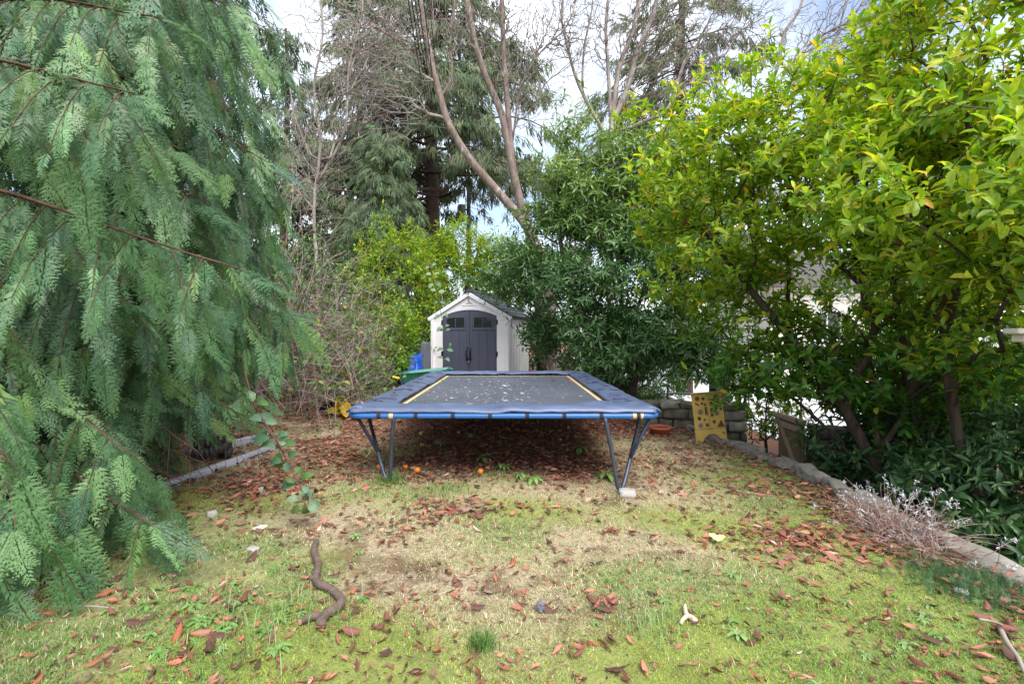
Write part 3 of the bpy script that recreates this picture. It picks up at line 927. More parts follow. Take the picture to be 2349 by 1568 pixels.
# mat
MX = 0.34; MY0, MY1 = 0.42, 0.32
mx0, mx1, my0, my1 = TX0 + MX, TX1 - MX, TY0 + MY0, TY1 - MY1
xs = np.linspace(mx0, mx1, 24); ys_ = np.linspace(my0, my1, 40)
XX, YY = np.meshgrid(xs, ys_)
u = (XX - mx0) / (mx1 - mx0); v = (YY - my0) / (my1 - my0)
ZZ = TZ - 0.01 - 0.035 * np.sin(u * np.pi) * np.sin(v * np.pi)
ii = np.arange(XX.size).reshape(XX.shape)
Qm = np.stack([ii[:-1, :-1], ii[:-1, 1:], ii[1:, 1:], ii[1:, :-1]], -1).reshape(-1, 4)
link('jumping_mat', np_mesh('jumping_mat', np.stack([XX, YY, ZZ], -1).reshape(-1, 3), Qm, smooth=True), M['mat'], tr)
def mat_z(x, y):
    u = np.clip((x - mx0) / (mx1 - mx0), 0, 1); v = np.clip((y - my0) / (my1 - my0), 0, 1)
    return TZ - 0.01 - 0.035 * np.sin(u * np.pi) * np.sin(v * np.pi)
wbw = 0.045
for (x0, x1, y0, y1) in ((mx0, mx0 + wbw, my0, my1), (mx1 - wbw, mx1, my0, my1), (mx0 + wbw + .002, mx1 - wbw - .002, my0, my0 + wbw), (mx0 + wbw + .002, mx1 - wbw - .002, my1 - wbw, my1)):
    long_x = (x1 - x0) > (y1 - y0)
    m = MB(); bm = m.bm
    N = 40
    rows = []
    for i in range(N + 1):
        t = i / N
        if long_x: a = (x0 + (x1 - x0) * t, y0); b_ = (x0 + (x1 - x0) * t, y1)
        else: a = (x0, y0 + (y1 - y0) * t); b_ = (x1, y0 + (y1 - y0) * t)
        rows.append([bm.verts.new((p[0], p[1], float(mat_z(*p)) + 0.004)) for p in (a, b_)])
    for i in range(N): bm.faces.new((rows[i][0], rows[i][1], rows[i + 1][1], rows[i + 1][0]))
    m.build('mat_border', M['webbing'], tr)
# springs bridging the gap under the pads
sp = []
m = MB()
for i in range(34):
    y = my0 + (my1 - my0) * (i + .5) / 34
    m.tube([(TX0 + .02, y, TZ), (mx0 + .01, y, TZ - .01)], 0.009, 5, False); m.tube([(TX1 - .02, y, TZ), (mx1 - .01, y, TZ - .01)], 0.009, 5, False)
for i in range(20):
    x = mx0 + (mx1 - mx0) * (i + .5) / 20
    m.tube([(x, TY0 + .02, TZ), (x, my0 + .01, TZ - .01)], 0.009, 5, False); m.tube([(x, TY1 - .02, TZ), (x, my1 - .01, TZ - .01)], 0.009, 5, False)
tag(m.build('springs', M['galv'], tr), kind='stuff')
# pads: outer skirt, puffy top, loose wavy inner edge
def pad(side):
    nl, nw = (70, 12)
    V = []
    for i in range(nl + 1):
        t = i / nl
        for j in range(nw + 1):
            w = j / nw                                  # 0 outer, 1 inner
            if side in 'LR':
                y = TY0 + 0.05 + (TY1 - TY0 - 0.06) * t
                wid = 0.36 + 0.03 * (float(vnoise(t * 9 + ord(side), 3.3)) - .5)
                xo = -0.03 + wid * w
                x = TX0 + xo if side == 'L' else TX1 - xo
                s = y
            else:
                x = TX0 + 0.03 + (TX1 - TX0 - 0.06) * t
                wid = (0.46 if side == 'F' else 0.30) + 0.02 * math.sin(t * 15) + 0.012 * math.sin(t * 37 + 1)
                if side == 'F': wid += 0.10 * math.exp(-((t - 0.82) / 0.06) ** 2)
                yo = -0.022 + wid * w
                y = TY0 + yo if side == 'F' else TY1 - yo
                s = x
            edge = min(1, w / 0.10)
            z = TZ + 0.044 + 0.022 * math.sin(min(1, w * 1.05) * math.pi) - 0.018 * (1 - edge) ** 1.5
            amp = {'L': 0.010, 'R': 0.008, 'F': 0.012, 'B': 0.008}[side]
            z += 2.4 * amp * (float(vnoise(s * 2.6 + ord(side), w * 1.5 + 9)) - .5) * (0.3 + 0.7 * w) + 1.6 * amp * (float(vnoise(s * 8 + w * 3 + ord(side), w * 3)) - .5)
            z += 0.010 * (float(vnoise(s * 6 + ord(side), w * 4)) - 0.5)
            if side == 'F': z += 0.030 * math.exp(-((t - 0.82) / 0.07) ** 2) * w + 0.012
            if side in 'LR' and t < 0.06: z += 0.014 * math.sin(w * 8)
            z -= 0.016 * w ** 3
            V.append((x, y, z))
    ii = np.arange((nl + 1) * (nw + 1)).reshape(nl + 1, nw + 1)
    Qp = np.stack([ii[:-1, :-1], ii[:-1, 1:], ii[1:, 1:], ii[1:, :-1]], -1).reshape(-1, 4)
    me = np_mesh('pad', np.array(V), Qp, smooth=True)
    o = link('pad', me, M['pad'], tr)
    md = o.modifiers.new('thick', 'SOLIDIFY'); md.thickness = 0.020; md.offset = 0.0
    return o
for s in 'LRFB': pad(s)
# cross seams of the pads
for s in (-1, 1):
    for k in range(5):
        y = 5.6 + k * 0.95; x0 = (TX0 + .005) if s < 0 else (TX1 - .005)
        MB().tube([(x0 - s * q_, y, TZ + .052 + .026 * math.sin(min(1, q_ / .36) * math.pi)) for q_ in np.linspace(0, .3, 8)], .006, 5).build('pad_seam', M['pad_edge'], tr, True)
# tie slots on the side pads and loose straps round the front tube
for s, x in ((-1, TX0 + 0.17), (1, TX1 - 0.17)):
    for k in range(9):
        y = 5.35 + k * 0.53
        MB().box((x + random.uniform(-.05, .05), y, TZ + 0.084), (0.10, 0.018, 0.006), (0, random.uniform(-.1, .1), random.uniform(-.2, .2))).build('tie_slot', M['strap'], tr)
for k in range(8):
    x = TX0 + 0.31 + k * 0.362
    m = MB()
    m.tube([(x - 0.019, TY0, TZ), (x + 0.019, TY0, TZ)], 0.0305, 12)
    m.build('strap', M['strap'], tr)
MB().tube([(TX1 - .26, TY0, TZ), (TX1 - .16, TY0, TZ)], 0.0295, 12).build('tape_wrap', M['tape'], tr)
MB().tube([(TX0 + .41, TY0, TZ), (TX0 + .45, TY0, TZ)], 0.0295, 12).build('tape_wrap', M['tape'], tr)
# V-shaped legs, one per corner, each with a side strut
for sx in (-1, 1):
    for sy in (-1, 1):
        X = TX1 if sx > 0 else TX0
        Yf = TY0 if sy < 0 else TY1
        inx, iny = -sx, -sy
        if sx > 0: top1 = (X - 0.535, Yf, TZ); foot = (X - 0.37, Yf + iny * 0.02)
        else: top1 = (X + 0.455, Yf, TZ); foot = (X + 0.36, Yf + iny * 0.10)
        gz = float(ground_z(*foot)) + 0.035
        f1 = (foot[0] - sx * 0.035, foot[1], gz + 0.05); f2 = (foot[0], foot[1] + iny * .02, gz); f3 = (foot[0] + sx * 0.045, foot[1] + iny * .05, gz + 0.06)
        top2 = (X, Yf + iny * 0.62, TZ)
        m = MB()
        pth = [top1, tuple(np.array(top1) * .5 + np.array(f1) * .5 + np.array((sx * .006, 0, 0))), f1, f2, f3, tuple(np.array(f3) * .5 + np.array(top2) * .5), top2]
        m.tube(smooth_path(pth, 5), 0.020, 10)
        m.build('leg', M['leg_metal'], tr, True)
        a = np.array((X, Yf + iny * 0.22, TZ)); b_ = np.array(f3) * 0.72 + np.array(top2) * 0.28
        MB().tube([a, b_ ], 0.018, 8).build('leg_strut', M['leg_blue'], tr, True)
# white flecks and a few twigs lying on the mat
N = 330
fx = np.clip(rng.normal(-0.25, 0.5, N), mx0 + .08, mx1 - .08); fy = np.clip(rng.normal(7.3, 1.25, N), my0 + .08, my1 - .08)
fx[:90] = rng.uniform(mx0 + .08, mx1 - .08, 90); fy[:90] = rng.uniform(my0 + .08, my1 - .08, 90)
pv = np.array([(math.cos(t) * (1 + .25 * math.sin(3 * t)), math.sin(t), 0) for t in np.linspace(0, 2 * math.pi, 7)[:-1]] + [(0, 0, 0.35)])
pt = np.array([(i, (i + 1) % 6, 6) for i in range(6)])
ang = rng.uniform(0, 6.28, N)
Rm = np.zeros((N, 3, 3)); Rm[:, 0, 0] = np.cos(ang); Rm[:, 0, 1] = -np.sin(ang); Rm[:, 1, 0] = np.sin(ang); Rm[:, 1, 1] = np.cos(ang); Rm[:, 2, 2] = 1
szs = rng.gamma(2.0, 0.0034, N) + 0.0035
Vf, Tf, Cf = scatter([(pv, pt)], np.stack([fx, fy, mat_z(fx, fy) + 0.002], -1), Rm, np.stack([szs, szs, np.full(N, .004)], -1), pick_colors(N, [(226, 226, 224), (190, 188, 186)], [2, 1], .05))
fk = link('mat_flecks', np_mesh('mat_flecks', Vf, Tf, Cf), M['cane'])
tag(fk, 'small white petals and flecks scattered on the trampoline mat', 'petals', kind='stuff')
# ------------------------------------------------------------------ vegetation
def in_view(P):
    u = P[:, 0] / np.maximum(P[:, 1], .1) * 497 + 512
    v = 335 - (P[:, 2] - CAMZ) / np.maximum(P[:, 1], .1) * 497
    return (P[:, 1] > 0.5) & (u > -10) & (u < 1034) & (v > -10) & (v < 690)

def piece_objects(name, parent, mat, protos, pos, Rm, scale, cols, groups=10):
    """single leaves / fronds as objects of their own, sharing a handful of meshes"""
    order = np.argsort(cols @ np.array([.3, .6, .1]))
    for gi, ix in enumerate(np.array_split(order, groups)):
        if not len(ix): continue
        V, T = protos[gi % len(protos)]
        me = np_mesh(name, V, T, np.repeat(cols[ix].mean(0)[None], len(V), 0), smooth=True)
        me.materials.append(mat)
        for i in ix:
            o = bpy.data.objects.new(name, me)
            sc.collection.objects.link(o)
            s = scale[i] if np.ndim(scale[i]) else np.repeat(scale[i], 3)
            m = np.eye(4); m[:3, :3] = Rm[i] * s[None, :]; m[:3, 3] = pos[i]
            o.matrix_world = Matrix(m.tolist())
            o.parent = parent

def shrub(name, label, cat, chains, ells, nshoot, leaf_len, leaf_w, colfn, leaf_mat, bark, group=None, r_tip=0.004, shell=0.55,
          leaves=(6, 10), hi=True, npieces=300, bf=0.3, up=0.5, droop=0.25, extra=None, p=2.3, rmax=0.12, keep=None, clump=0, spread=.1, jit=0.03, inc=(45, 85), along=1.1):
    t = thing(name, label, cat, group)
    P, E = ell_points(ells, nshoot, shell, clump, spread)
    if extra is not None: P = np.concatenate([P, extra])
    P[:, 2] = np.maximum(P[:, 2], ground_z(P[:, 0], P[:, 1]) + 0.12)
    if keep is not None: P = P[keep(P)]
    X, Pn, rad, L, term = grow(chains, P, bf, 0.28, jit, -0.03, r_tip, p, rmax)
    link('stems', branch_mesh('stems', X, Pn, rad), bark, t)
    tip = X[term]; prev = X[Pn[term]]
    ax = nrm(nrm(tip - prev) + np.array([0, 0, up]) + rng.normal(0, 0.28, tip.shape))
    nl = rng.integers(leaves[0], leaves[1] + 1, len(tip))
    rep = np.repeat(np.arange(len(tip)), nl)
    k = np.concatenate([np.arange(q) for q in nl])
    N = len(rep)
    A = ax[rep]
    h = np.where(np.abs(A[:, 2:3]) > 0.9, np.array([[1.0, 0, 0]]), np.array([[0, 0, 1.0]]))
    U = nrm(np.cross(A, h)); Wv = np.cross(A, U)
    phi = k * 2.399 + rng.uniform(0, 6.28, len(tip))[rep] + rng.normal(0, .2, N)
    rd = U * np.cos(phi)[:, None] + Wv * np.sin(phi)[:, None]
    f = k / np.maximum(nl[rep] - 1, 1)                       # 0 low on the shoot, 1 at its tip
    ic = np.radians(inc[1] - (inc[1] - inc[0]) * f + rng.normal(0, 10, N))
    d = A * np.cos(ic)[:, None] + rd * np.sin(ic)[:, None]
    d[:, 2] -= droop * (1.1 - f) * rng.uniform(.5, 1.4, N)
    d = nrm(d)
    nn = A * np.sin(ic)[:, None] - rd * np.cos(ic)[:, None] + np.array([0, 0, .5]) + rng.normal(0, .18, (N, 3))
    pos = tip[rep] + A * ((f - 0.75) * leaf_len * along)[:, None]
    Rm = frames(d, nn)
    ln = leaf_len * rng.uniform(.5, 1.2, N) * (1 - .25 * f * (rng.random(N)))
    cols = colfn(pos, f, N)
    prot = [leaf_proto(leaf_w * w_, hi, c_, .35, tw) for w_, c_, tw in ((1, .04, .74), (.92, .12, .70), (1.08, .0, .76), (1.0, .18, .72))]
    sc_ = ln
    dist = np.linalg.norm(pos - np.array([0, 0, CAMZ]), axis=1)
    score = np.where(in_view(pos), ln / dist, 0)
    big = np.argsort(-score)[:npieces]
    rest = np.ones(N, bool); rest[big] = False
    prot2 = [leaf_proto(leaf_w * w_, None if hi else hi, c_, .35, tw) for w_, c_, tw in ((1, .04, .74), (.9, .14, .70), (1.1, .0, .76), (1.0, .22, .72), (.8, .3, .7))]
    V, T, C = scatter(prot2, pos[rest], Rm[rest], sc_[rest], cols[rest])
    fo = link('foliage', np_mesh('foliage', V, T, C, smooth=True), leaf_mat, t)
    tag(fo, kind='stuff')
    if npieces:
        piece_objects('leaf', t, leaf_mat, prot, pos[big], Rm[big], sc_[big], cols[big])
    return t

def lerp_cols(lo, hi_, f):
    return lo * (1 - f[:, None]) + hi_ * f[:, None]

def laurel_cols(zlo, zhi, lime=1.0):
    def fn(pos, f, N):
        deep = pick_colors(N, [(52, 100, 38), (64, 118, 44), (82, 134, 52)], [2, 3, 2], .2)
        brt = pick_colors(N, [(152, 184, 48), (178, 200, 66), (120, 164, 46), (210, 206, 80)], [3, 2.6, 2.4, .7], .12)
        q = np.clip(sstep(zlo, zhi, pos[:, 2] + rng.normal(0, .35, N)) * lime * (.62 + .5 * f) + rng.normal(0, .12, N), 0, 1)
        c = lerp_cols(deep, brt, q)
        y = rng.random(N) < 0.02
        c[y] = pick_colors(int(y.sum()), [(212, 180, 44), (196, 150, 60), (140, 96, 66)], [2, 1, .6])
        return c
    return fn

def dark_cols(pos, f, N):
    return pick_colors(N, [(50, 86, 48), (64, 102, 56), (80, 116, 64), (98, 130, 74)], [2, 3, 2, 1], .14)

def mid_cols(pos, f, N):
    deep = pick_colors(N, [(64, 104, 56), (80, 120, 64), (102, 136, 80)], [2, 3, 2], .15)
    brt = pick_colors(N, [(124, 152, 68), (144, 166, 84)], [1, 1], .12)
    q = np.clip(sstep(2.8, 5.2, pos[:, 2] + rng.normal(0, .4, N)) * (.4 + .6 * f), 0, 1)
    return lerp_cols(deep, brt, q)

# --- right: two big cherry laurels overhanging the retaining wall
shrub('laurel_shrub', 'big yellow-green laurel arching over the stone wall, left of the right-edge one', 'shrub',
      [[(4.8, 6.2, -.75), (4.55, 6.2, -.1), (4.2, 6.25, .6), (3.75, 6.5, 1.4), (3.3, 6.9, 2.2), (2.9, 7.2, 2.9)],
       [(4.9, 6.15, -.2), (4.95, 6.1, .5), (4.75, 6.0, 1.3), (4.6, 6.0, 2.2), (4.3, 6.1, 3.1)],
       [(5.0, 6.2, -.3), (5.3, 6.1, .5), (5.4, 5.9, 1.5), (5.2, 5.8, 2.6), (5.0, 5.8, 3.5)],
       [(4.6, 6.3, -.3), (4.1, 6.6, .4), (3.6, 7.0, 1.0), (3.2, 7.3, 1.5)]],
      [(2.95, 7.3, 2.95, 1.15, 1.0, 1.25), (4.1, 6.3, 3.3, 1.35, 1.1, 1.15), (3.75, 6.6, 4.2, 1.2, 1.0, .95), (2.75, 7.1, 4.0, 1.0, .9, 1.0), (4.6, 6.4, 4.6, 1.1, 1.0, .9), (5.3, 6.2, 3.4, 1.3, 1.1, 1.3), (3.3, 7.1, 1.75, .9, .7, .75), (4.4, 5.6, 2.2, 1.1, .6, .75), (3.9, 6.3, 1.2, .9, .6, .5), (5.4, 6.7, 1.7, 1.3, .7, .8), (3.5, 6.9, 1.05, .8, .5, .4), (5.0, 6.3, 1.0, 1.1, .6, .5), (4.95, 6.2, .45, .6, .4, .4), (5.6, 5.9, .8, .9, .5, .6)],
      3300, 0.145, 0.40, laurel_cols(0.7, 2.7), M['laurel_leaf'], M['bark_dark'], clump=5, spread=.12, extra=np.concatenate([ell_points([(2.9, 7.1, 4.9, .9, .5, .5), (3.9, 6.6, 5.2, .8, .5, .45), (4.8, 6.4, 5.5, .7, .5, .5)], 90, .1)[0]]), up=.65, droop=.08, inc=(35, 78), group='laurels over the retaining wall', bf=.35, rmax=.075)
shrub('laurel_shrub', 'tall bright yellow-green laurel filling the upper right corner', 'shrub',
      [[(5.15, 5.1, -.75), (5.35, 5.0, .1), (5.5, 4.8, 1.0), (5.2, 4.5, 1.9), (4.8, 4.3, 2.7), (4.3, 4.2, 3.3)],
       [(5.5, 5.0, -.3), (5.9, 4.9, .8), (5.7, 4.8, 2.2), (5.3, 4.8, 3.6), (5.1, 4.7, 4.8)],
       [(5.0, 5.2, -.4), (4.75, 5.3, .5), (4.6, 5.3, 1.5), (4.6, 5.0, 2.6)]],
      [(3.85, 4.5, 3.0, 1.05, .9, .95), (4.15, 3.55, 2.7, .85, .7, .65), (4.7, 4.9, 4.5, 1.35, 1.1, 1.3), (5.1, 3.8, 3.3, 1.0, .9, .9), (4.7, 4.2, 2.2, .9, .6, .5), (5.0, 4.7, 1.4, .9, .6, .5)],
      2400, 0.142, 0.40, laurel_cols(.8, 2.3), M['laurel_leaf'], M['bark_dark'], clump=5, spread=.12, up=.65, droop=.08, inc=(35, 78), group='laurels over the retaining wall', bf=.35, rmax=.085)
# --- dark shrub growing under them and the small one by the gate
shrub('rhododendron_shrub', 'low dark glossy rhododendron spreading under the laurels', 'shrub',
      [[(5.6, 6.6, -.75), (5.5, 6.6, -.3), (5.3, 6.4, .1)], [(5.8, 6.7, -.5), (6.4, 7.0, .1), (6.8, 7.2, .5)]],
      [(5.3, 6.35, .0, 1.0, .75, .62), (6.5, 7.4, .55, 1.4, .9, .8), (5.7, 7.6, .9, 1.1, .7, .6), (4.7, 5.6, -.25, .6, .45, .38), (5.0, 4.6, -.45, .55, .4, .3), (7.6, 7.6, .6, 1.2, .8, 1.0), (6.3, 8.6, 1.0, 1.6, .7, .8), (4.6, 5.3, -.15, .7, .45, .5), (5.4, 5.2, .3, .8, .45, .6), (4.5, 6.7, .15, .6, .4, .5), (5.7, 4.7, .2, .7, .45, .6), (4.5, 4.5, -.4, .5, .4, .32)],
      2900, 0.15, 0.30, dark_cols, M['dark_leaf'], M['bark_dark'], up=.35, droop=.35)
shrub('laurel_shrub', 'small fresh green bush growing through the fence behind the wooden gate', 'shrub',
      [[(5.0, 9.7, -1.1), (4.95, 9.7, -.5), (4.9, 9.6, .1)]],
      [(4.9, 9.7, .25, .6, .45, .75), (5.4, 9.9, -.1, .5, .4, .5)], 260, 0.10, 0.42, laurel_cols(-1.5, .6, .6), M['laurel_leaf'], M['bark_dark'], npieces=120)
# --- upright stems further back on the right
shrub('laurel_tree', 'group of slender upright trunks with leafy tops behind the rhododendron', 'tree',
      [[(7.6, 9.3, -1.2), (7.65, 9.3, .6), (7.75, 9.3, 2.2), (7.9, 9.3, 3.4)], [(7.9, 9.4, -.8), (8.35, 9.4, .8), (8.5, 9.3, 2.5), (8.6, 9.3, 3.6)],
       [(7.4, 9.3, -.9), (6.95, 9.2, .6), (6.9, 9.2, 2.0), (6.8, 9.2, 3.3)], [(8.1, 9.4, -.8), (9.1, 9.5, .9), (9.2, 9.4, 2.4), (9.4, 9.4, 3.6)]],
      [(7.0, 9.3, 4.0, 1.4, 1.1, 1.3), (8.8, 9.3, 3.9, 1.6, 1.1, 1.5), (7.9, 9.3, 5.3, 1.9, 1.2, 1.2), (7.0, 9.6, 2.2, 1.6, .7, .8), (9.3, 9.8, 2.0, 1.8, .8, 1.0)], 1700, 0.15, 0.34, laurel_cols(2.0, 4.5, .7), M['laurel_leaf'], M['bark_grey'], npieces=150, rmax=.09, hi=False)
# --- centre: darker evergreen behind the trampoline and over the shed
shrub('evergreen_shrub', 'large dark green narrow-leaved evergreen right of the shed', 'shrub',
      [[(2.55, 10.3, -.2), (2.5, 10.3, .5), (2.7, 10.2, 1.2), (3.1, 10.0, 2.0), (3.4, 9.9, 2.8)], [(2.4, 10.3, .1), (2.0, 10.4, .9), (1.6, 10.6, 1.8), (1.2, 10.9, 2.8), (1.0, 11.2, 4.2), (1.1, 11.3, 5.8)],
       [(2.5, 10.3, .3), (2.4, 10.6, 1.6), (2.3, 10.8, 3.0), (2.4, 10.9, 4.0)]],
      [(1.9, 10.6, 1.9, .9, .9, .8), (1.2, 10.9, 2.9, .9, .9, .6), (3.2, 9.9, 1.6, .9, .8, .8), (3.3, 9.7, 2.9, .9, .8, .6), (1.0, 12.6, 1.6, .55, .7, .9), (2.6, 11.4, 1.1, 1.2, .6, .8), (0.3, 11.9, 3.3, .9, .9, .55), (0.9, 11.6, 4.3, .8, .8, .55), (2.3, 10.6, 3.7, .9, .9, .6), (2.6, 10.8, 4.7, .8, .8, .5), (3.8, 10.4, 3.9, .9, .8, .6), (2.4, 10.3, 2.7, .9, .8, .6), (-.3, 12.6, 3.0, .7, .7, .4), (1.7, 10.9, 4.2, .9, .8, .7), (3.2, 10.2, 3.7, .9, .8, .7), (3.6, 9.6, 1.2, .8, .7, .6), (2.2, 10.2, 1.2, .8, .6, .5), (1.5, 11.0, 5.0, .8, .7, .6), (2.5, 10.8, 5.6, .9, .7, .7), (3.3, 10.4, 5.2, .9, .8, .8)],
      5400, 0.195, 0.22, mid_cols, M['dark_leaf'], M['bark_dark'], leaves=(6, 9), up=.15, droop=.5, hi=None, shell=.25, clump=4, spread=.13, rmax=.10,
      keep=lambda P: ~((P[:, 2] < 2.0) & (P[:, 1] < 12.0) & (P[:, 0] < .45)),
      extra=np.concatenate([at(1235, 765, 12.3)[None] + rng.normal(0, 1, (75, 3)) * np.array([.30, .2, .22]), at(1190, 680, 12.3)[None] + rng.normal(0, 1, (50, 3)) * np.array([.35, .2, .16]),
                            ell_points([(1.15, 11.4, 4.9, 1.0, .8, 1.0), (1.35, 11.3, 6.0, .65, .6, 1.3)], 240, .1)[0]]))
# --- hedge laurel behind the shed and brambles
shrub('laurel_shrub', 'bright green laurel hedge behind the shed, left side', 'shrub',
      [[(-2.6, 15.6, 0), (-2.7, 15.6, 1.2), (-3.1, 15.5, 2.4), (-3.4, 15.5, 3.4)], [(-2.5, 15.7, .3), (-2.0, 15.9, 1.6), (-1.5, 16.2, 3.0), (-1.2, 16.4, 4.0)]],
      [(-3.5, 15.3, 3.0, 1.6, 1.2, 2.0), (-1.7, 16.4, 3.3, 1.8, 1.2, 1.9), (-3.2, 13.9, 1.2, 1.0, .8, 1.2), (-0.2, 16.6, 3.6, 1.4, 1.1, 1.5), (-1.6, 15.9, 4.3, 1.0, .8, 1.0)],
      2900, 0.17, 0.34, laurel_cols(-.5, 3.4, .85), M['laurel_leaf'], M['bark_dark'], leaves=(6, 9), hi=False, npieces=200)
shrub('laurel_shrub', 'low leafy green laurel at the foot of the brambles, left of the blue sheet', 'shrub',
      [[(-3.2, 11.6, .2), (-3.1, 11.5, .7), (-2.9, 11.4, 1.1)]],
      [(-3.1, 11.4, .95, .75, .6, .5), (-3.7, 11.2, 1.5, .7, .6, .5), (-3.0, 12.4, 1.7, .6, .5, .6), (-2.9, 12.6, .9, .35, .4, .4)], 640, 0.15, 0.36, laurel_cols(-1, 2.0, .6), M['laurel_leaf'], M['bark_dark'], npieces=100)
# --- far evergreen mass closing the garden behind the shed
shrub('evergreen_shrub', 'distant dark evergreen behind the hedge, left of the shed', 'shrub',
      [[(-6.5, 16.5, .6), (-6.5, 16.5, 2), (-6.3, 16.4, 3.4)]],
      [(-6.3, 16.4, 2.6, 2.4, 1.2, 2.2)], 900, 0.2, 0.34, dark_cols, M['dark_leaf'], M['bark_dark'], hi=False, npieces=0)
shrub('evergreen_shrub', 'distant dark evergreen behind the hedge, right of the shed', 'shrub',
      [[(2.0, 15.5, -.5), (2.0, 15.5, .8), (2.0, 15.6, 2.2)]],
      [(1.5, 16.3, 1.6, 2.2, 1.0, 1.9), (4.1, 15.2, .6, 1.6, .8, 1.5), (3.0, 13.0, .5, 1.4, .6, 1.0)], 1700, 0.2, 0.3, dark_cols, M['dark_leaf'], M['bark_dark'], hi=False, npieces=0)

# ------------------------------------------------------------------ big western cedar on the left
def frond_proto(seed, nb=20, sub=3, hi=True):
    r = np.random.default_rng(seed)
    V, T = [], []
    def kite(p, d, ln, w, n):
        s = np.cross(d, n); s /= max(np.linalg.norm(s), 1e-6)
        i = len(V)
        V.extend([p, p + d * ln * .45 + s * w, p + d * ln, p + d * ln * .45 - s * w])
        T.extend([(i, i + 1, i + 2), (i, i + 2, i + 3)])
    def spike(p, d, ln, w, n):
        s = np.cross(d, n); s /= max(np.linalg.norm(s), 1e-6)
        i = len(V)
        V.extend([p - s * w * .8 + d * ln * .12, p + s * w * .8 + d * ln * .12, p + d * ln])
        T.append((i, i + 1, i + 2))
    n = np.array([0, 0, 1.0])
    def spine(t):
        return np.array([0.03 * math.sin(t * 3 + seed), t, -0.16 * t * t])
    kite(np.zeros(3), np.array([0, 1, -0.14]), 1.0, 0.010, n)
    for k in range(nb):
        t = 0.05 + 0.92 * k / (nb - 1)
        prof = (0.33 * math.sin(min(1, (t + .12) * 1.15) * math.pi * .62 + .35) * (1 - t) ** .55 + .05)
        for sd in (-1, 1):
            ln = prof * r.uniform(.62, 1.2)
            if r.random() < .06: ln *= .35
            a = math.radians(r.uniform(32, 48) - 6 * t)
            d = np.array([sd * math.sin(a), math.cos(a), r.uniform(-.30, .02)])
            d /= np.linalg.norm(d)
            p = spine(t + (0.03 if sd > 0 else 0))
            if hi:
                kite(p, d, ln, 0.008, n)
                for q in range(sub):
                    u = 0.18 + 0.78 * q / (sub - 1)
                    for s2 in (-1, 1):
                        l2 = ln * (0.36 * (1 - u) + 0.13) * r.uniform(.75, 1.25)
                        ca, sa = math.cos(math.radians(40) * s2), math.sin(math.radians(40) * s2)
                        d2 = np.array([d[0] * ca - d[1] * sa, d[0] * sa + d[1] * ca, d[2] - .12])
                        spike(p + d * ln * u, d2, l2, max(.010, l2 * .24), n)
            else:
                kite(p, d, ln, 0.018 + .05 * prof, n)
    return np.array(V), np.array(T)

cedar = thing('cedar_tree', 'large western red cedar with drooping blue-green fans filling the left side', 'tree')
CB = np.array([-4.9, 4.3, 0.1])
tk = [CB, CB + (0.02, 0, 1.2), CB + (-.03, .05, 3), CB + (0, 0, 5.5), CB + (.03, 0, 9.0)]
MB().tube(smooth_path(tk, 5), np.linspace(.30, .10, 21), 14).build('trunk', M['bark_cedar'], cedar, True)
fp, fd, fn_, fs = [], [], [], []
segA, segB, sra, srb = [], [], [], []
def seg(path, r0, r1):
    n = len(path) - 1
    for i in range(n):
        segA.append(path[i]); segB.append(path[i + 1])
        sra.append(r0 + (r1 - r0) * i / n); srb.append(r0 + (r1 - r0) * (i + 1) / n)
def limb(z0, az, ln, rise, drop, dens=1.0):
    """a sweeping limb: out, down, tip lifting; side twigs hang curtains of fans"""
    o = np.array([math.cos(az), math.sin(az), 0]); side = np.array([-o[1], o[0], 0])
    base = CB + np.array([0, 0, z0]) + o * .1
    bend = rng.normal(0, .12)
    path = []
    for t in np.linspace(0, 1, 14):
        z = rise * t - drop * t ** 1.8 + 0.10 * drop * t ** 6
        path.append(base + o * ln * t + side * bend * ln * t * t + np.array([0, 0, z]))
    path = [p_ if p_[2] > 0.25 else np.array([p_[0], p_[1], 0.25 + .02 * rng.random()]) for p_ in path]
    seg(path, .022 * ln / 2.5, .004)
    nt = int(ln * 8.0)
    for k in range(nt):
        t = 0.16 + 0.84 * (k + rng.random() * .6) / nt
        fi = t * 13; i0 = min(int(fi), 12); p = path[i0] + (path[i0 + 1] - path[i0]) * (fi - i0)
        td = nrm(path[i0 + 1] - path[i0])
        sd = 1 if k % 2 else -1
        tl = (0.30 + 0.55 * (1 - t)) * rng.uniform(.7, 1.2) * min(1, ln / 2.2)
        dirn = nrm(td * .7 + side * sd * .75 + np.array([0, 0, -.30]) + rng.normal(0, .15, 3))
        tw = [p + dirn * tl * u_ + np.array([0, 0, -.75 * tl * u_ * u_]) for u_ in np.linspace(0, 1, 5)]
        seg(tw, .0045, .002)
        nf = max(2, int(tl * 13 * dens))
        for q in range(nf + 1):
            u_ = (q + .3 * rng.random()) / nf
            u_ = min(u_, 1)
            pp = p + dirn * tl * u_ + np.array([0, 0, -.75 * tl * u_ * u_])
            hang = rng.uniform(1.3, 3.4)
            dd = nrm(dirn * (.75 + .5 * u_) + td * .2 + np.array([0, 0, -hang]) + rng.normal(0, .22, 3))
            nv = nrm(o * .8 + np.array([.15, -.55, .35]) + rng.normal(0, .42, 3))
            fp.append(pp); fd.append(dd); fn_.append(nv); fs.append(rng.choice([rng.uniform(.15, .26), rng.uniform(.26, .44)]) * (0.85 if u_ < .3 else 1))
    # terminal spray
    for q in range(4):
        fp.append(path[-1 - q % 3]); fd.append(nrm(nrm(path[-1] - path[-3]) + np.array([0, 0, -.25]) + rng.normal(0, .2, 3)))
        fn_.append(nrm(np.array([.2, -.3, .8]) + rng.normal(0, .25, 3))); fs.append(rng.uniform(.28, .42))
nlimb = 104
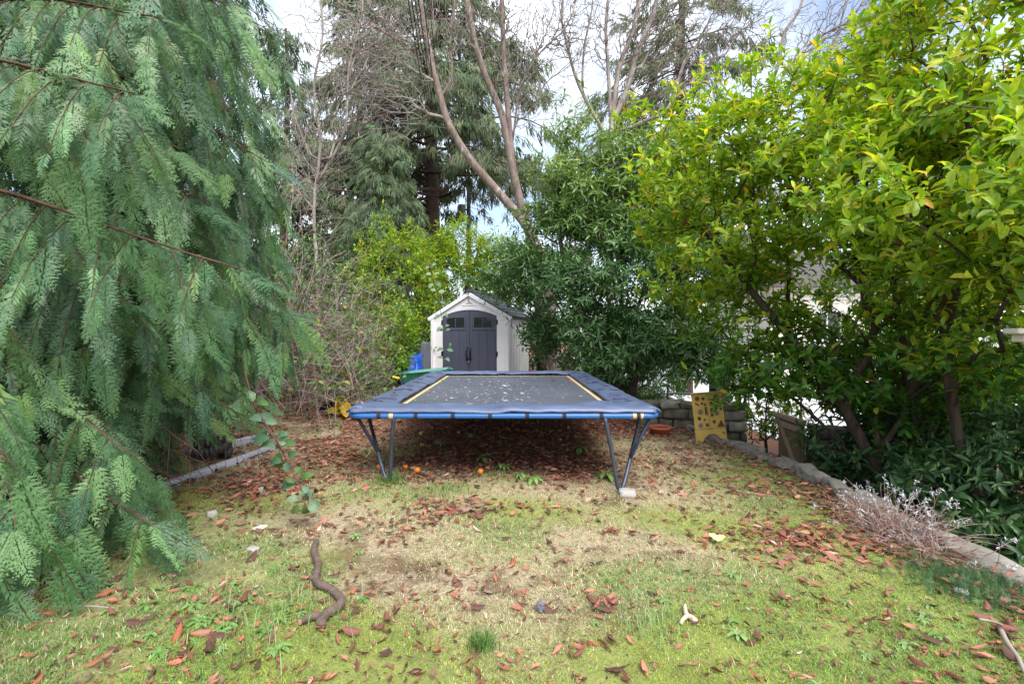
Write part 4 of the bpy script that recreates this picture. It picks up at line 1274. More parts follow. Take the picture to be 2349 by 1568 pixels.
for k in range(nlimb):
    f = (k + rng.random()) / nlimb
    z0 = 0.75 + 7.2 * f
    az = math.radians(rng.uniform(-105, 62))
    ln = (2.5 - 0.02 * max(0, z0 - 2.0)) * rng.uniform(.82, 1.14)
    if z0 < 1.9: ln *= .72 + .22 * (z0 - .75)
    if az < math.radians(-45): ln *= 0.95
    limb(z0, az, ln, .30 * ln * rng.uniform(.4, 1), (0.62 if z0 > 2 else .40) * ln * rng.uniform(.75, 1.15) * min(1.0, .45 + z0 / 4), 1.0)
# long near limbs reaching past the left edge of the view
for z0, az, ln, rise, drop in ((2.6, -43, 3.5, .3, 1.2), (2.1, -40, 3.3, .2, 1.2), (1.7, -42, 3.2, .2, 1.1), (3.4, -46, 3.4, .4, 1.3), (1.6, -32, 2.8, .2, 1.15), (1.3, -24, 2.3, .15, .95), (1.2, -12, 2.1, .1, .9), (1.3, 2, 2.1, .1, .9), (1.2, -50, 2.4, .1, .9), (1.4, 14, 2.2, .1, .8), (1.5, -5, 2.3, .1, .9), (1.5, 8, 2.5, .1, .95), (1.3, -2, 2.45, .1, .9), (1.1, 6, 2.4, .05, .7), (1.0, -8, 2.35, .05, .7), (1.0, -36, 2.5, .1, .85), (1.1, -44, 2.75, .1, .9), (.95, -28, 2.3, .05, .8), (1.3, -50, 2.9, .1, 1.0), (1.0, -18, 2.2, .05, .8), (1.2, -40, 2.9, .1, 1.05), (1.5, -34, 3.0, .1, 1.2),
                               (3.9, -34, 3.2, .5, 1.3), (4.6, -25, 3.0, .5, 1.4), (5.2, -15, 2.8, .6, 1.5), (2.9, 8, 2.5, .4, 1.2), (3.5, 14, 2.5, .4, 1.3), (3.2, -6, 2.6, .4, 1.3), (2.5, -18, 2.6, .3, 1.2)):
    limb(z0, math.radians(az), ln, rise, drop, 1.15)
fp = np.array(fp); fd = np.array(fd); fn_ = np.array(fn_); fs = np.array(fs)
_u = fp[:, 0] / np.maximum(fp[:, 1], .1) * 497 + 512; _v = 335 - (fp[:, 2] - CAMZ) / np.maximum(fp[:, 1], .1) * 497
ok = (np.linalg.norm(fp - np.array([0, 0, CAMZ]), axis=1) > 1.75) & (fp[:, 2] > 0.2)
ok &= ~((_u > 292) & (rng.random(len(fp)) < .8))
ok &= ~((fp[:, 0] > -3.25) & (fp[:, 1] > 3.55) & (fp[:, 2] + fd[:, 2] * fs < .62))
ok &= ((_u > -130) & (_v > -130) & (fp[:, 1] > .8)) | (rng.random(len(fp)) < .2)      # thin out what no view of the garden reaches
fs *= np.clip(np.linalg.norm(fp - np.array([0, 0, CAMZ]), axis=1) / 3.8, .62, 1)
fp, fd, fn_, fs = fp[ok], fd[ok], fn_[ok], fs[ok]
low = fp[:, 2] + fd[:, 2] * fs < .04
fs[low] = np.maximum(.12, (fp[low, 2] - .06) / np.maximum(.2, -fd[low, 2]))
Rf = frames(fd, fn_)
cc = pick_colors(len(fp), [(70, 108, 64), (88, 126, 78), (112, 144, 98), (78, 112, 82), (108, 140, 76)], [3, 3, 2, 2, 1], .15)
brn = rng.random(len(fp)) < .003
cc[brn] = pick_colors(int(brn.sum()), [(132, 84, 58)], [1])
dist = np.linalg.norm(fp - np.array([0, 0, CAMZ]), axis=1)
hi_p = [frond_proto(s, 13 + s % 3, 4, True) for s in range(10)]
lo_p = [frond_proto(s + 20, 11, 4, False) for s in range(8)]
score = np.where(in_view(fp), fs / dist, 0)
rank = np.argsort(-score)
pieces = rank[:300]; nearset = rank[300:1600]; farset = rank[1600:]
farset = np.concatenate([farset[:4200], farset[4200:][rng.random(len(farset) - 4200) < .72]])
V, T, C = scatter(hi_p, fp[nearset], Rf[nearset], fs[nearset], cc[nearset])
V2, T2, C2 = scatter(lo_p, fp[farset], Rf[farset], fs[farset], cc[farset])
tag(link('foliage', np_mesh('foliage', np.concatenate([V, V2]), np.concatenate([T, T2 + len(V)]), np.concatenate([C, C2])), M['cedar_leaf'], cedar), kind='stuff')
print('cedar fronds', len(fp), 'tris', len(T) + len(T2))
piece_objects('frond', cedar, M['cedar_leaf'], hi_p, fp[pieces], Rf[pieces], fs[pieces], cc[pieces])
Vt, Qt = tubes_np(np.array(segA), np.array(segB), np.array(sra), np.array(srb), 3)
link('branches', np_mesh('branches', Vt, Qt, smooth=True), M['bark_cedar'], cedar)

# ------------------------------------------------------------------ background conifers
def hang_proto(seed, nb=9):
    r = np.random.default_rng(seed); V, T = [], []
    for k in range(nb):
        t = k / (nb - 1)
        x = r.normal(0, .10); y0 = r.uniform(0, .45); ln = r.uniform(.35, .65)
        w = r.uniform(.018, .04); z = r.normal(0, .05); sx = r.normal(0, .12)
        i = len(V)
        V += [(x - w, y0, z), (x + w, y0, z), (x + sx + w * .8, y0 + ln * .6, z + r.normal(0, .04)), (x + sx * 1.5, y0 + ln, z)]
        T += [(i, i + 1, i + 2), (i, i + 2, i + 3)]
    return np.array(V), np.array(T)
def conifer(label, base, ztop, r0, crown, z0, nl, palette, weights, spray, group='tall conifers behind the garden', per=80, droop=.25, seed=1, name='conifer_tree', azr=(0, 360), low_left=False):
    t = thing(name, label, 'tree', group)
    base = np.array(base, float)
    tp = [base + np.array([math.sin(q * 5 + seed) * .1, 0, (ztop - base[2]) * q]) for q in np.linspace(0, 1, 10)]
    MB().tube(tp, np.linspace(r0, r0 * .2, 10), 12).build('trunk', M['bark_conifer'], t, True)
    A, B, ra, rb = [], [], [], []
    P, D, S = [], [], []
    for k in range(nl):
        f = (k + rng.random()) / nl
        z = z0 + (ztop - z0) * f
        az = math.radians(rng.uniform(115, 255) if low_left and z < 9.6 else rng.uniform(*azr)); ln = crown * (1 - .75 * f ** 1.3) * rng.uniform(.55, 1.1)
        o = np.array([math.cos(az), math.sin(az), 0]); s = np.array([-o[1], o[0], 0])
        b0 = np.array([base[0], base[1], z]); pts = []
        up_ = rng.uniform(-.05, .25)
        for q in np.linspace(0, 1, 8):
            pts.append(b0 + o * ln * q + s * .15 * ln * math.sin(q * 2 + k) + np.array([0, 0, ln * (up_ * q - droop * 1.6 * q * q) + .06 * ln * math.sin(q * 5 + k)]))
        for i in range(7):
            A.append(pts[i]); B.append(pts[i + 1]); ra.append(.05 * ln / 4 * (1 - i / 8.5)); rb.append(.05 * ln / 4 * (1 - (i + 1) / 8.5))
        for c in range(max(3, int(ln * 2.2))):
            q = rng.uniform(.25, 1.0); fi = q * 7; i0 = min(6, int(fi)); p_ = pts[i0] + (pts[i0 + 1] - pts[i0]) * (fi - i0)
            sd = rng.choice([-1, 1]); tl = rng.uniform(.3, 1.0) * ln * .32
            e_ = p_ + s * sd * tl + o * tl * .6 + np.array([0, 0, -.35 * tl])
            A.append(p_); B.append(e_); ra.append(.018); rb.append(.006)
            m_ = max(3, int(tl * per / 10))
            for j in range(m_):
                w = rng.random()
                P.append(p_ + (e_ - p_) * w + rng.normal(0, .10, 3)); D.append(nrm(np.array([0, 0, -1.0]) + o * .35 + s * sd * .2 + rng.normal(0, .22, 3))); S.append(spray * rng.uniform(.6, 1.25))
    P, D, S = np.array(P), np.array(D), np.array(S)
    nv = nrm(np.array([0, -1.0, .3]) + rng.normal(0, .5, P.shape))
    V, T, C = scatter([hang_proto(s_) for s_ in range(6)], P, frames(D, nv), S, pick_colors(len(P), palette, weights, .15))
    tag(link('foliage', np_mesh('foliage', V, T, C), M['conifer_leaf'], t), kind='stuff')
    V, Q_ = tubes_np(np.array(A), np.array(B), np.array(ra), np.array(rb), 4)
    tag(link('branches', np_mesh('branches', V, Q_, smooth=True), M['bark_conifer'], t), kind='stuff')
    print(label, len(P))
    return t
OL = [(98, 114, 82), (114, 126, 94), (86, 102, 76), (128, 128, 104)]
conifer('tallest conifer with dark trunk and loose drooping branches, centre left', (-4.05, 25, 0), 24, .48, 7.4, 8.0, 150, OL, [3, 2, 2, 1], .8, seed=1, per=66, droop=.2, low_left=True)
conifer('conifer behind bare branches, right of centre', (7.9, 23, -1.3), 22, .38, 5.4, 6.0, 110, OL, [2, 3, 2, 2], .75, seed=2, per=72)
conifer('soft grey-green cedar lower than the tall conifer, in front of its trunk', (-5.0, 19.5, 0), 9.6, .2, 2.7, 2.2, 150, [(104, 124, 92), (120, 138, 102), (88, 110, 84)], [2, 2, 1], .55, seed=3, per=260)
conifer('slim grey-green conifer behind the bramble thicket', (-9.6, 21, .5), 14.5, .25, 3.2, 2.6, 110, [(100, 116, 90), (116, 126, 100), (86, 104, 82)], [2, 2, 1], .65, seed=4, per=160)

conifer('dark conifer standing between the leftmost conifer and the tallest one', (-8.3, 27, 0), 21, .35, 5.2, 5.0, 100, OL, [2, 2, 2, 1], .85, seed=6, per=85)
# ------------------------------------------------------------------ bare deciduous trees
def bare(label, Y, paths, radii, ells, ntw, bark, group='bare trees behind the shrubs', r_tip=.0065, bf=.4, yj=.5, p=2.6, base=None, twig=None):
    t = thing('bare_tree', label, 'tree', group)
    chains = []
    for pth, (r0, r1) in zip(paths, radii):
        pts = [at(px, py, Y) for px, py in pth]
        sp_ = smooth_path(pts, 4)
        chains.append(sp_)
        MB().tube(sp_, np.linspace(r0, r1, len(sp_)), 10).build('trunk' if pth is paths[0] else 'limb', bark, t, True)
    if base is not None:
        MB().tube(smooth_path([base, base * .4 + chains[0][0] * .6, chains[0][0]], 4), np.linspace(radii[0][0] * 1.25, radii[0][0], 9), 10).build('trunk_base', bark, t, True)
    if ntw:
        P, _ = ell_points([(*at(ex, ey, Y + dy), rx, ry, rz) for ex, ey, dy, rx, ry, rz in ells], int(ntw * 4.0), .15)
        X, Pn, rad, L, term = grow(chains, P, bf, .35, .028, .03, r_tip, p, .06)
        n0 = sum(len(c) for c in chains)
        Pn2 = Pn.copy(); Pn2[:n0] = -1
        tag(link('twigs', branch_mesh('twigs', X, Pn2, rad, thick=.03), twig or bark, t), kind='stuff')
    return t
bare('leaning bare tree with pinkish mottled trunk beside the power cables', 15.0,
     [[(1260, 640), (1215, 530), (1135, 432), (1080, 368), (1032, 290), (1008, 215), (988, 130), (972, 50), (958, -60)], [(1010, 225), (1036, 175), (1033, 100), (1042, 20), (1040, -60)], [(1005, 215), (960, 110), (900, 96), (840, 130)]],
     [(.145, .075), (.04, .028), (.025, .01)], [(850, 120, 0, 2.0, 1.2, 1.6), (980, 60, 0, 1.6, 1.0, 1.3), (780, 40, .5, 1.8, 1, 1.0), (880, 250, 0, 1.4, .9, 1.2)], 700, M['bark_mottled'], twig=M['bark_grey'], base=at(1275, 900, 15.2))
bare('upright bare tree with reddish mottled trunk and cut branch stubs, right of the leaning one', 16.0,
     [[(1235, 640), (1215, 540), (1185, 430), (1165, 330), (1150, 260), (1112, 170), (1090, 100), (1075, 20), (1062, -60)], [(1180, 420), (1165, 250), (1155, 110), (1150, -50)], [(1175, 330), (1195, 200), (1240, 120), (1300, 60), (1330, -30)]],
     [(.15, .075), (.10, .07), (.035, .016)], [(1130, 60, 0, 1.8, 1.2, 1.2), (1270, 60, 0, 1.6, 1, 1.5), (1200, 200, 0, 1.2, .9, 1.3)], 560, M['bark_mottled'], twig=M['bark_grey'], base=at(1245, 900, 16.2))
bare('bare tree with several grey upright stems, centre right', 17.0,
     [[(1400, 420), (1405, 270), (1422, 150), (1452, 70), (1478, -60)], [(1403, 300), (1394, 140), (1390, 60), (1400, -50)], [(1405, 280), (1440, 200), (1462, 120), (1500, 30), (1510, -50)], [(1400, 330), (1330, 200), (1300, 100), (1288, 30), (1300, -50)], [(1335, 210), (1340, 110), (1358, 20), (1360, -50)]],
     [(.11, .06), (.07, .045), (.10, .065), (.065, .028), (.04, .022)], [(1340, 80, 0, 1.7, 1, 1.6), (1480, 70, 0, 2.0, 1.2, 1.6), (1640, 60, 0, 2.6, 1.3, 1.7), (1560, 180, 0, 1.6, 1.0, 1.3)], 1100, M['bark_grey'], base=at(1400, 900, 17.2), r_tip=.0065)
bare('bare tree with spreading grey branches above the yellow-green laurel', 13.0,
     [[(1740, 420), (1752, 250), (1785, 150), (1800, 75), (1835, 20), (1850, -50)], [(1760, 240), (1800, 170), (1850, 110), (1925, 60), (2000, 48), (2070, 60)], [(1770, 230), (1870, 150), (1920, 80), (1950, -40)], [(1800, 200), (1900, 140), (1990, 110), (2080, 100)]],
     [(.055, .028), (.04, .015), (.04, .02), (.03, .012)], [(1960, 60, 0, 1.8, 1.0, .8), (1900, 120, 0, 1.2, .8, .6), (2120, 20, .4, 1.2, .8, .8)], 520, M['bark_grey'], base=at(1735, 880, 13.2), r_tip=.0055)
bare('pale twiggy bare tree rising behind the bramble thicket', 14.0,
     [[(730, 640), (720, 480), (735, 330), (720, 200), (740, 80), (730, -50)], [(728, 420), (790, 300), (800, 160), (830, 40), (830, -50)], [(725, 380), (680, 280), (665, 200)]],
     [(.05, .025), (.04, .018), (.03, .01)], [(720, 330, 0, 1.2, .9, 1.7), (800, 200, 0, 1.1, .8, 1.8), (680, 420, 0, .9, .7, .9), (880, 60, 0, 1.3, .8, 1.0)], 620, M['bark_grey'], base=at(730, 800, 14.1), r_tip=.0055)

# ------------------------------------------------------------------ utility pole and cables
M['pole'] = plain('pole', srgb(86, 80, 76), 0.85, 0.2, 3)
up_ = thing('utility_pole', 'wooden utility pole with grey transformer seen between the trees', 'pole', loc=(at(1075, 768, 30)[0], 30, -1.0))
MB().tube([(0, 0, 0), (0, 0, 11.9)], [0.16, 0.12], 10).build('pole_shaft', M['pole'], up_, True)
tf = lathe([(0.22, 0), (0.26, 0.08), (0.26, 0.85), (0.2, 0.98), (0.02, 1.0)], 14).build('transformer', M['grey_metal'], up_, True, loc=(-0.42, -0.1, 9.4))
MB().box((-.2, -.05, 10.1), (.3, .06, .08)).build('transformer_bracket', M['dark_metal'], up_)
M['cable'] = plain('cable', srgb(18, 18, 20), 0.6, 0.1, 3)
cab = [(936, 1002, .013), (944, 1006, .013), (952, 1010, .011), (960, 1013, .011), (972, 1017, .013), (984, 1026, .009)]
for i, (x0, x1, r) in enumerate(cab):
    a = at(x0 + (x0 - x1) * .35, -140, 9.0); b_ = at(x1, 365, 30.0); c_ = b_ + (b_ - a) * .6
    pts = []
    for t in np.linspace(0, 1, 24):
        p_ = a + (c_ - a) * t
        p_[2] -= .5 * math.sin(t * math.pi)
        pts.append(p_)
    cb = MB().tube(pts, r, 6).build('power_cable', M['cable'], None, True)
    tag(cb, 'black overhead power cable running past the leaning bare trunk', 'cable', 'overhead power cables')

# ------------------------------------------------------------------ bramble thicket
br = thing('bramble_thicket', 'tangled bramble thicket of tan dry canes and green leaves left of the shed', 'bramble')
A, B, ra, rb, cl = [], [], [], [], []
lp, ld = [], []
def cane(s, az, el, ln, r, col, droop=1.0, leafy=.5, n=12):
    d = np.array([math.cos(az) * math.cos(el), math.sin(az) * math.cos(el), math.sin(el)])
    p_ = np.array(s, float)
    for i in range(n):
        q = p_ + d * ln / n
        if q[0] > -2.45 or q[1] < 6.9 or (q[0] > -3.0 and q[2] > 2.6): break
        g = float(ground_z(q[0], q[1])) + .03
        if q[2] < g: q[2] = g; d[2] = abs(d[2]) * .15
        A.append(p_); B.append(q); ra.append(r * (1 - .6 * i / n)); rb.append(r * (1 - .6 * (i + 1) / n)); cl.append(col)
        if i > 1 and rng.random() < leafy:
            for _ in range(3):
                lp.append(q + rng.normal(0, .03, 3)); ld.append(nrm(d * .4 + rng.normal(0, .6, 3)))
        p_ = q
        d = nrm(d + np.array([0, 0, -.20 * droop]) * ln / n * 3 + rng.normal(0, .10, 3))
CANE = [srgb(174, 158, 148), srgb(142, 124, 120), srgb(112, 92, 90), srgb(118, 70, 64), srgb(108, 110, 82)]
for k in range(1050):
    x = rng.uniform(-5.6, -2.55); y = rng.uniform(7.4, 11.5) + .35 * (x + 2.4) * (-1 if x > -3.2 else 0)
    if x > -3.1 and y < 8.3: continue
    cane((x, y, float(ground_z(x, y))), rng.uniform(0, 6.28), math.radians(rng.uniform(30, 88)), rng.uniform(1.4, 6.2) * (.5 if x > -3.2 else 1), rng.uniform(.004, .009), CANE[rng.choice(5, p=[.38, .26, .16, .1, .1])], rng.uniform(.45, 1.4), .16)
for k in range(34):            # canes arching out over the litter
    x = rng.uniform(-4.2, -2.9); y = rng.uniform(7.2, 10.0)
    cane((x, y, float(ground_z(x, y)) + .2), rng.uniform(-1.9, .7), math.radians(rng.uniform(10, 50)), rng.uniform(.8, 1.7), .004, CANE[rng.choice(5, p=[.3, .26, .16, .18, .1])], 1.2, .30)
for k in range(700):           # dead matted stems lying low
    x = rng.uniform(-5.2, -2.5); y = rng.uniform(7.2, 11.0)
    cane((x, y, float(ground_z(x, y)) + rng.uniform(.05, 1.3) * (1 if x < -3 else .5)), rng.uniform(0, 6.28), rng.uniform(-.3, .5), rng.uniform(.5, 1.6), rng.uniform(.003, .005), CANE[rng.choice(3, p=[.5, .35, .15])], .8, .05, 7)
Vc, Qc = tubes_np(np.array(A), np.array(B), np.array(ra), np.array(rb), 3)
link('canes', np_mesh('canes', Vc, Qc, np.repeat(np.array(cl), 6, 0)), M['cane'], br)
# leaf drifts through the thicket
for cx, cy, cz, n_ in ((-3.3, 8.9, .55, 420), (-3.0, 9.8, .5, 420), (-4.2, 9.4, 1.7, 260), (-3.9, 9.8, 2.6, 150), (-4.8, 8.8, 2.2, 120), (-3.2, 10.8, 1.6, 260)):
    q = np.array([cx, cy, cz]) + rng.normal(0, 1, (n_, 3)) * np.array([.5, .45, .42])
    lp += list(q); ld += list(nrm(rng.normal(0, .7, (n_, 3)) + np.array([0, -.4, -.1])))
lp, ld = np.array(lp), np.array(ld)
lp[:, 2] = np.maximum(lp[:, 2], ground_z(lp[:, 0], lp[:, 1]) + .04)
bl = [leaf_proto(.62, True, .15, .3, .7), leaf_proto(.7, True, .25, .3, .75)]
bc = pick_colors(len(lp), [(74, 110, 56), (92, 128, 66), (112, 140, 78), (150, 160, 70), (176, 150, 70)], [3, 3, 2, 1, .4], .15)
bR = frames(ld, nrm(np.array([0, -.35, .9]) + rng.normal(0, .35, lp.shape)))
bs = rng.uniform(.045, .10, len(lp))
dist = np.linalg.norm(lp - np.array([0, 0, CAMZ]), axis=1)
bg_ = np.argsort(-np.where(in_view(lp), bs / dist, 0))[:200]
rest = np.ones(len(lp), bool); rest[bg_] = False
V, T, C = scatter(bl, lp[rest], bR[rest], bs[rest], bc[rest])
tag(link('foliage', np_mesh('foliage', V, T, C, smooth=True), M['bramble_leaf'], br), kind='stuff')
piece_objects('leaf', br, M['bramble_leaf'], bl, lp[bg_], bR[bg_], bs[bg_], bc[bg_])

def bramble_cane(label, pts, leafspec, r=.008, col=(96, 66, 56), size=.1, pal=((80, 112, 84), (98, 130, 100), (124, 150, 116), (84, 118, 58))):
    t = thing('bramble_cane', label, 'bramble')
    sp_ = smooth_path(pts, 6)
    me = MB().tube(sp_, np.linspace(r, r * .4, len(sp_)), 6).mesh('stem', True)
    M.setdefault('stem_' + str(col), plain('stem', srgb(*col), .7, .2, 8))
    link('stem', me, M['stem_' + str(col)], t)
    n_ = len(leafspec)
    for i, (f, dx, dy, dz, s) in enumerate(leafspec):
        q = np.array(sp_[min(len(sp_) - 1, int(f * (len(sp_) - 1)))])
        d = nrm(np.array([dx, dy, dz], float))
        tip = q + d * .035
        nv = nrm(np.array([.1, -.75, .65]) + rng.normal(0, .2, 3))
        MB().tube([q, tip], .0022, 4).build('leaf_stalk', M['stem_' + str(col)], t)
        V, T = leaf_proto(random.uniform(.62, .8), True, random.uniform(.05, .35), .3, random.uniform(.55, .75))
        c = pick_colors(1, pal, [1] * len(pal), .1)
        me = np_mesh('leaf', V, T, np.repeat(c, len(V), 0), smooth=True); me.materials.append(M['bramble_leaf'])
        o = bpy.data.objects.new('leaf', me); sc.collection.objects.link(o)
        m = np.eye(4); m[:3, :3] = frames(d[None], nv[None])[0] * (size * s); m[:3, 3] = tip
        o.matrix_world = Matrix(m.tolist()); o.parent = t
YB = 3.9
pth = [at(560, 850, 4.25), at(585, 930, 4.1), at(622, 990, YB), at(660, 1060, YB), at(690, 1120, YB - .05), at(705, 1170, YB - .1)]
spec = []
for f0, n_, big_ in ((.22, 7, 1.75), (.34, 3, 1.0), (.50, 6, 1.45), (.62, 4, 1.0), (.78, 5, 1.35), (.96, 7, 1.05)):
    for k in range(n_):
        a_ = k * 2.4 + random.uniform(-.4, .4)
        spec.append((min(1, f0 + random.uniform(-.05, .05)), math.cos(a_), random.uniform(-.5, .2), math.sin(a_) * .8 - .25, big_ * random.uniform(.55, 1.1)))
bramble_cane('bramble shoot with large grey-green leaves hanging over the lawn beside the cedar', [tuple(p_) for p_ in pth], spec)
YS = 12.4
pth = [at(985, 600, YS + .3), at(1000, 660, YS), at(1012, 720, YS), at(1022, 780, YS), at(1016, 840, YS), at(1008, 868, YS)]
spec = []
for f in (.05, .1, .18, .24, .32, .4, .5, .56, .68, .76, .84, .94):
    for s in (-1, 1):
        spec.append((f, s * random.uniform(.5, 1), random.uniform(-.4, .2), random.uniform(-.5, .3), random.uniform(.9, 1.4)))
bramble_cane('thin leafy bramble trailing down in front of the shed doors', [tuple(p_) for p_ in pth], spec, r=.008, size=.13, pal=((120, 146, 112), (142, 164, 128), (96, 126, 92)))
# ------------------------------------------------------------------ lawn, litter and small things
def litter_density(x, y):
    e = (vnoise(x * 1.3 + 9, y * 1.3 + 4) - .5)
    d = soil_mask(x, y)
    d = np.maximum(d * (x < wall_x(y)), .9 * sstep(.45, .0, wall_x(y) - x - .15 + e * .3) * (x < wall_x(y)))
    d = np.maximum(d, (x < wall_x(y)) * (.55 + .45 * sstep(1.2, 2.2, np.abs(x))) * sstep(4.2, 5.8, y + e * 1.6 + .3 * np.abs(x)) * np.clip(.5 + 1.2 * e, .1, 1))
    d = np.maximum(d, .8 * np.exp(-(((x + .35) / .45) ** 2 + ((y - 4.35) / .16) ** 2)))
    return d
# blades
N = 310000
yy = 1.75 * (8.8 / 1.75) ** (rng.random(N) ** 1.15)
hw = yy * 1.06 + .15
xx = rng.uniform(-1, 1, N) * hw
keep = (xx < wall_x(yy) - .02) & (xx > -5)
sm = soil_mask(xx, yy)
keep &= rng.random(N) > sm * .93
keep &= rng.random(N) > .75 * (1 - sstep(.18, .42, vnoise(xx * 2.3 + 31, yy * 2.3 + 8)))
xx, yy = xx[keep], yy[keep]
N = len(xx)
moss = moss_mask(xx, yy)
lush = lush_mask(xx, yy)
straw = pick_colors(N, [(212, 196, 166), (226, 212, 184), (194, 176, 146), (176, 162, 132)], [3, 2, 2, 2], .12)
grn = pick_colors(N, [(136, 154, 92), (152, 168, 104), (122, 146, 84)], [2, 2, 1], .12)
mos = pick_colors(N, [(158, 176, 66), (176, 190, 84), (138, 162, 66)], [2, 1, 2], .12)
lu = pick_colors(N, [(112, 150, 76), (132, 164, 92), (102, 138, 74)], [2, 2, 1], .12)
q = rng.random(N)
col = np.where((q < .48)[:, None], straw, grn)
col = np.where((rng.random(N) < moss * .85)[:, None], mos, col)
col = np.where((rng.random(N) < lush * .75)[:, None], lu, col)
ht = rng.uniform(.009, .026, N) * (1 + .5 * lush) * (1 - .3 * moss)
ht *= np.where(rng.random(N) < .02, 2.2, 1)
wd = rng.uniform(.0012, .0022, N) * (.45 + .25 * yy)
a = rng.uniform(0, 6.28, N); lean = rng.uniform(.3, 1.6, N)
z = ground_z(xx, yy)
P0 = np.stack([xx, yy, z - .003], -1)
sd = np.stack([np.cos(a), np.sin(a), 0 * a], -1); bd_ = np.stack([-np.sin(a), np.cos(a), 0 * a], -1)
mid = P0 + np.stack([0 * a, 0 * a, ht * .45], -1) + bd_ * (ht * lean * .3)[:, None]
tipp = P0 + np.stack([0 * a, 0 * a, ht * (1 - .12 * lean)], -1) + bd_ * (ht * lean)[:, None]
V = np.stack([P0, mid + sd * wd[:, None], tipp, mid - sd * wd[:, None]], 1).reshape(-1, 3)
b0 = np.arange(N) * 4
tris = np.concatenate([np.stack([b0, b0 + 1, b0 + 3], -1), np.stack([b0 + 1, b0 + 2, b0 + 3], -1)])
gr = link('lawn_grass', np_mesh('lawn_grass', V, tris, np.repeat(col, 4, 0)), M['grass'])
tag(gr, 'short mossy green and straw-coloured lawn grass', 'grass', kind='stuff')
print('grass', N)
# longer tufts round the trampoline feet and here and there
def tuft(N, cx, cy, rad, h, pal, lab, kindname='grass_tuft'):
    x = rng.normal(cx, rad, N); y = rng.normal(cy, rad, N); a = rng.uniform(0, 6.28, N); ln = rng.uniform(.2, 1.0, N); hh = h * rng.uniform(.5, 1.1, N)
    P0 = np.stack([x, y, ground_z(x, y)], -1)
    sd = np.stack([np.cos(a), np.sin(a), 0 * a], -1) * .0022; bd_ = np.stack([-np.sin(a), np.cos(a), 0 * a], -1)
    mid = P0 + np.stack([0 * a, 0 * a, hh * .6], -1) + bd_ * (hh * ln * .3)[:, None]
    tp = P0 + np.stack([0 * a, 0 * a, hh * .9], -1) + bd_ * (hh * ln)[:, None]
    V = np.stack([P0 - sd, P0 + sd, mid + sd * .8, tp, mid - sd * .8], 1).reshape(-1, 3); b0 = np.arange(N) * 5
    o = link(kindname, np_mesh(kindname, V, [np.stack([b0, b0 + 1, b0 + 2, b0 + 4], -1), np.stack([b0 + 4, b0 + 2, b0 + 3], -1)], np.repeat(pick_colors(N, pal, [1] * len(pal), .12), 5, 0)), M['grass'])
    return tag(o, lab, 'grass', kind='stuff')
GP = [(84, 126, 58), (104, 144, 70), (124, 152, 80)]
tuft(260, -1.22, 4.95, .10, .12, GP, 'green grass tuft round the front left trampoline foot')
tuft(160, -.62, 4.75, .12, .09, GP, 'sparse green grass at the front edge of the trampoline shade')
tuft(150, -.15, 2.45, .035, .09, GP, 'dense green grass tuft at the bottom centre of the lawn')
tuft(220, .75, 2.65, .09, .08, [(132, 160, 104), (150, 172, 118)], 'pale green tufted grass patch right of bottom centre')
tuft(200, -1.15, 2.55, .22, .13, [(140, 168, 116), (112, 150, 84)], 'long loose grass blades at the lower left of the lawn')

# fallen leaves: mesh kinds shared by all
def dry_leaf(seed, hi=True):
    r = np.random.default_rng(seed)
    nu, nv = (7, 4) if hi else ((4, 2) if hi is None else (2, 1))
    w = r.uniform(.26, .60); roll = r.uniform(1.2, 3.2) * r.choice([-1, 1]) if hi is not False else r.uniform(.6, 1.4); cur = r.uniform(-.6, 1.8); tw = r.normal(0, .7)
    V = []
    for i in range(nu + 1):
        t = i / nu; ww = w * .5 * math.sin(math.pi * min(1, max(.04, t * .96 + .02))) ** .75
        for j in range(nv + 1):
            s = (j / nv - .5) * 2
            ang = s * roll * (.35 + .65 * t) + tw * (t - .5)
            x = ww * math.sin(ang) / max(.3, abs(roll)) * 1.5 if abs(roll) > .3 else ww * s
            zz = ww * (1 - math.cos(ang)) / max(.3, abs(roll)) * 1.5 * (1 if roll > 0 else -1)
            V.append((x, t - .5, zz + cur * .35 * (t - .5) ** 2 + r.normal(0, .014)))
    V = np.array(V); V[:, 2] -= V[:, 2].min()
    ii = np.arange((nu + 1) * (nv + 1)).reshape(nu + 1, nv + 1)
    q = np.stack([ii[:-1, :-1], ii[:-1, 1:], ii[1:, 1:], ii[1:, :-1]], -1).reshape(-1, 4)
    T = np.concatenate([q[:, [0, 1, 2]], q[:, [0, 2, 3]]])
    return V, T
DRY = [(150, 98, 80), (168, 116, 94), (124, 80, 66), (184, 138, 116), (102, 70, 60), (192, 168, 154), (158, 94, 70)]
DW = [4, 3, 3, 1.4, 1.6, .2, 2.4]
def lying(N, tilt=.3):
    a = rng.uniform(0, 6.28, N)
    d = np.stack([np.cos(a), np.sin(a), rng.normal(0, tilt * .5, N)], -1)
    n_ = nrm(np.stack([rng.normal(0, tilt, N), rng.normal(0, tilt, N), np.ones(N)], -1))
    return frames(d, n_)
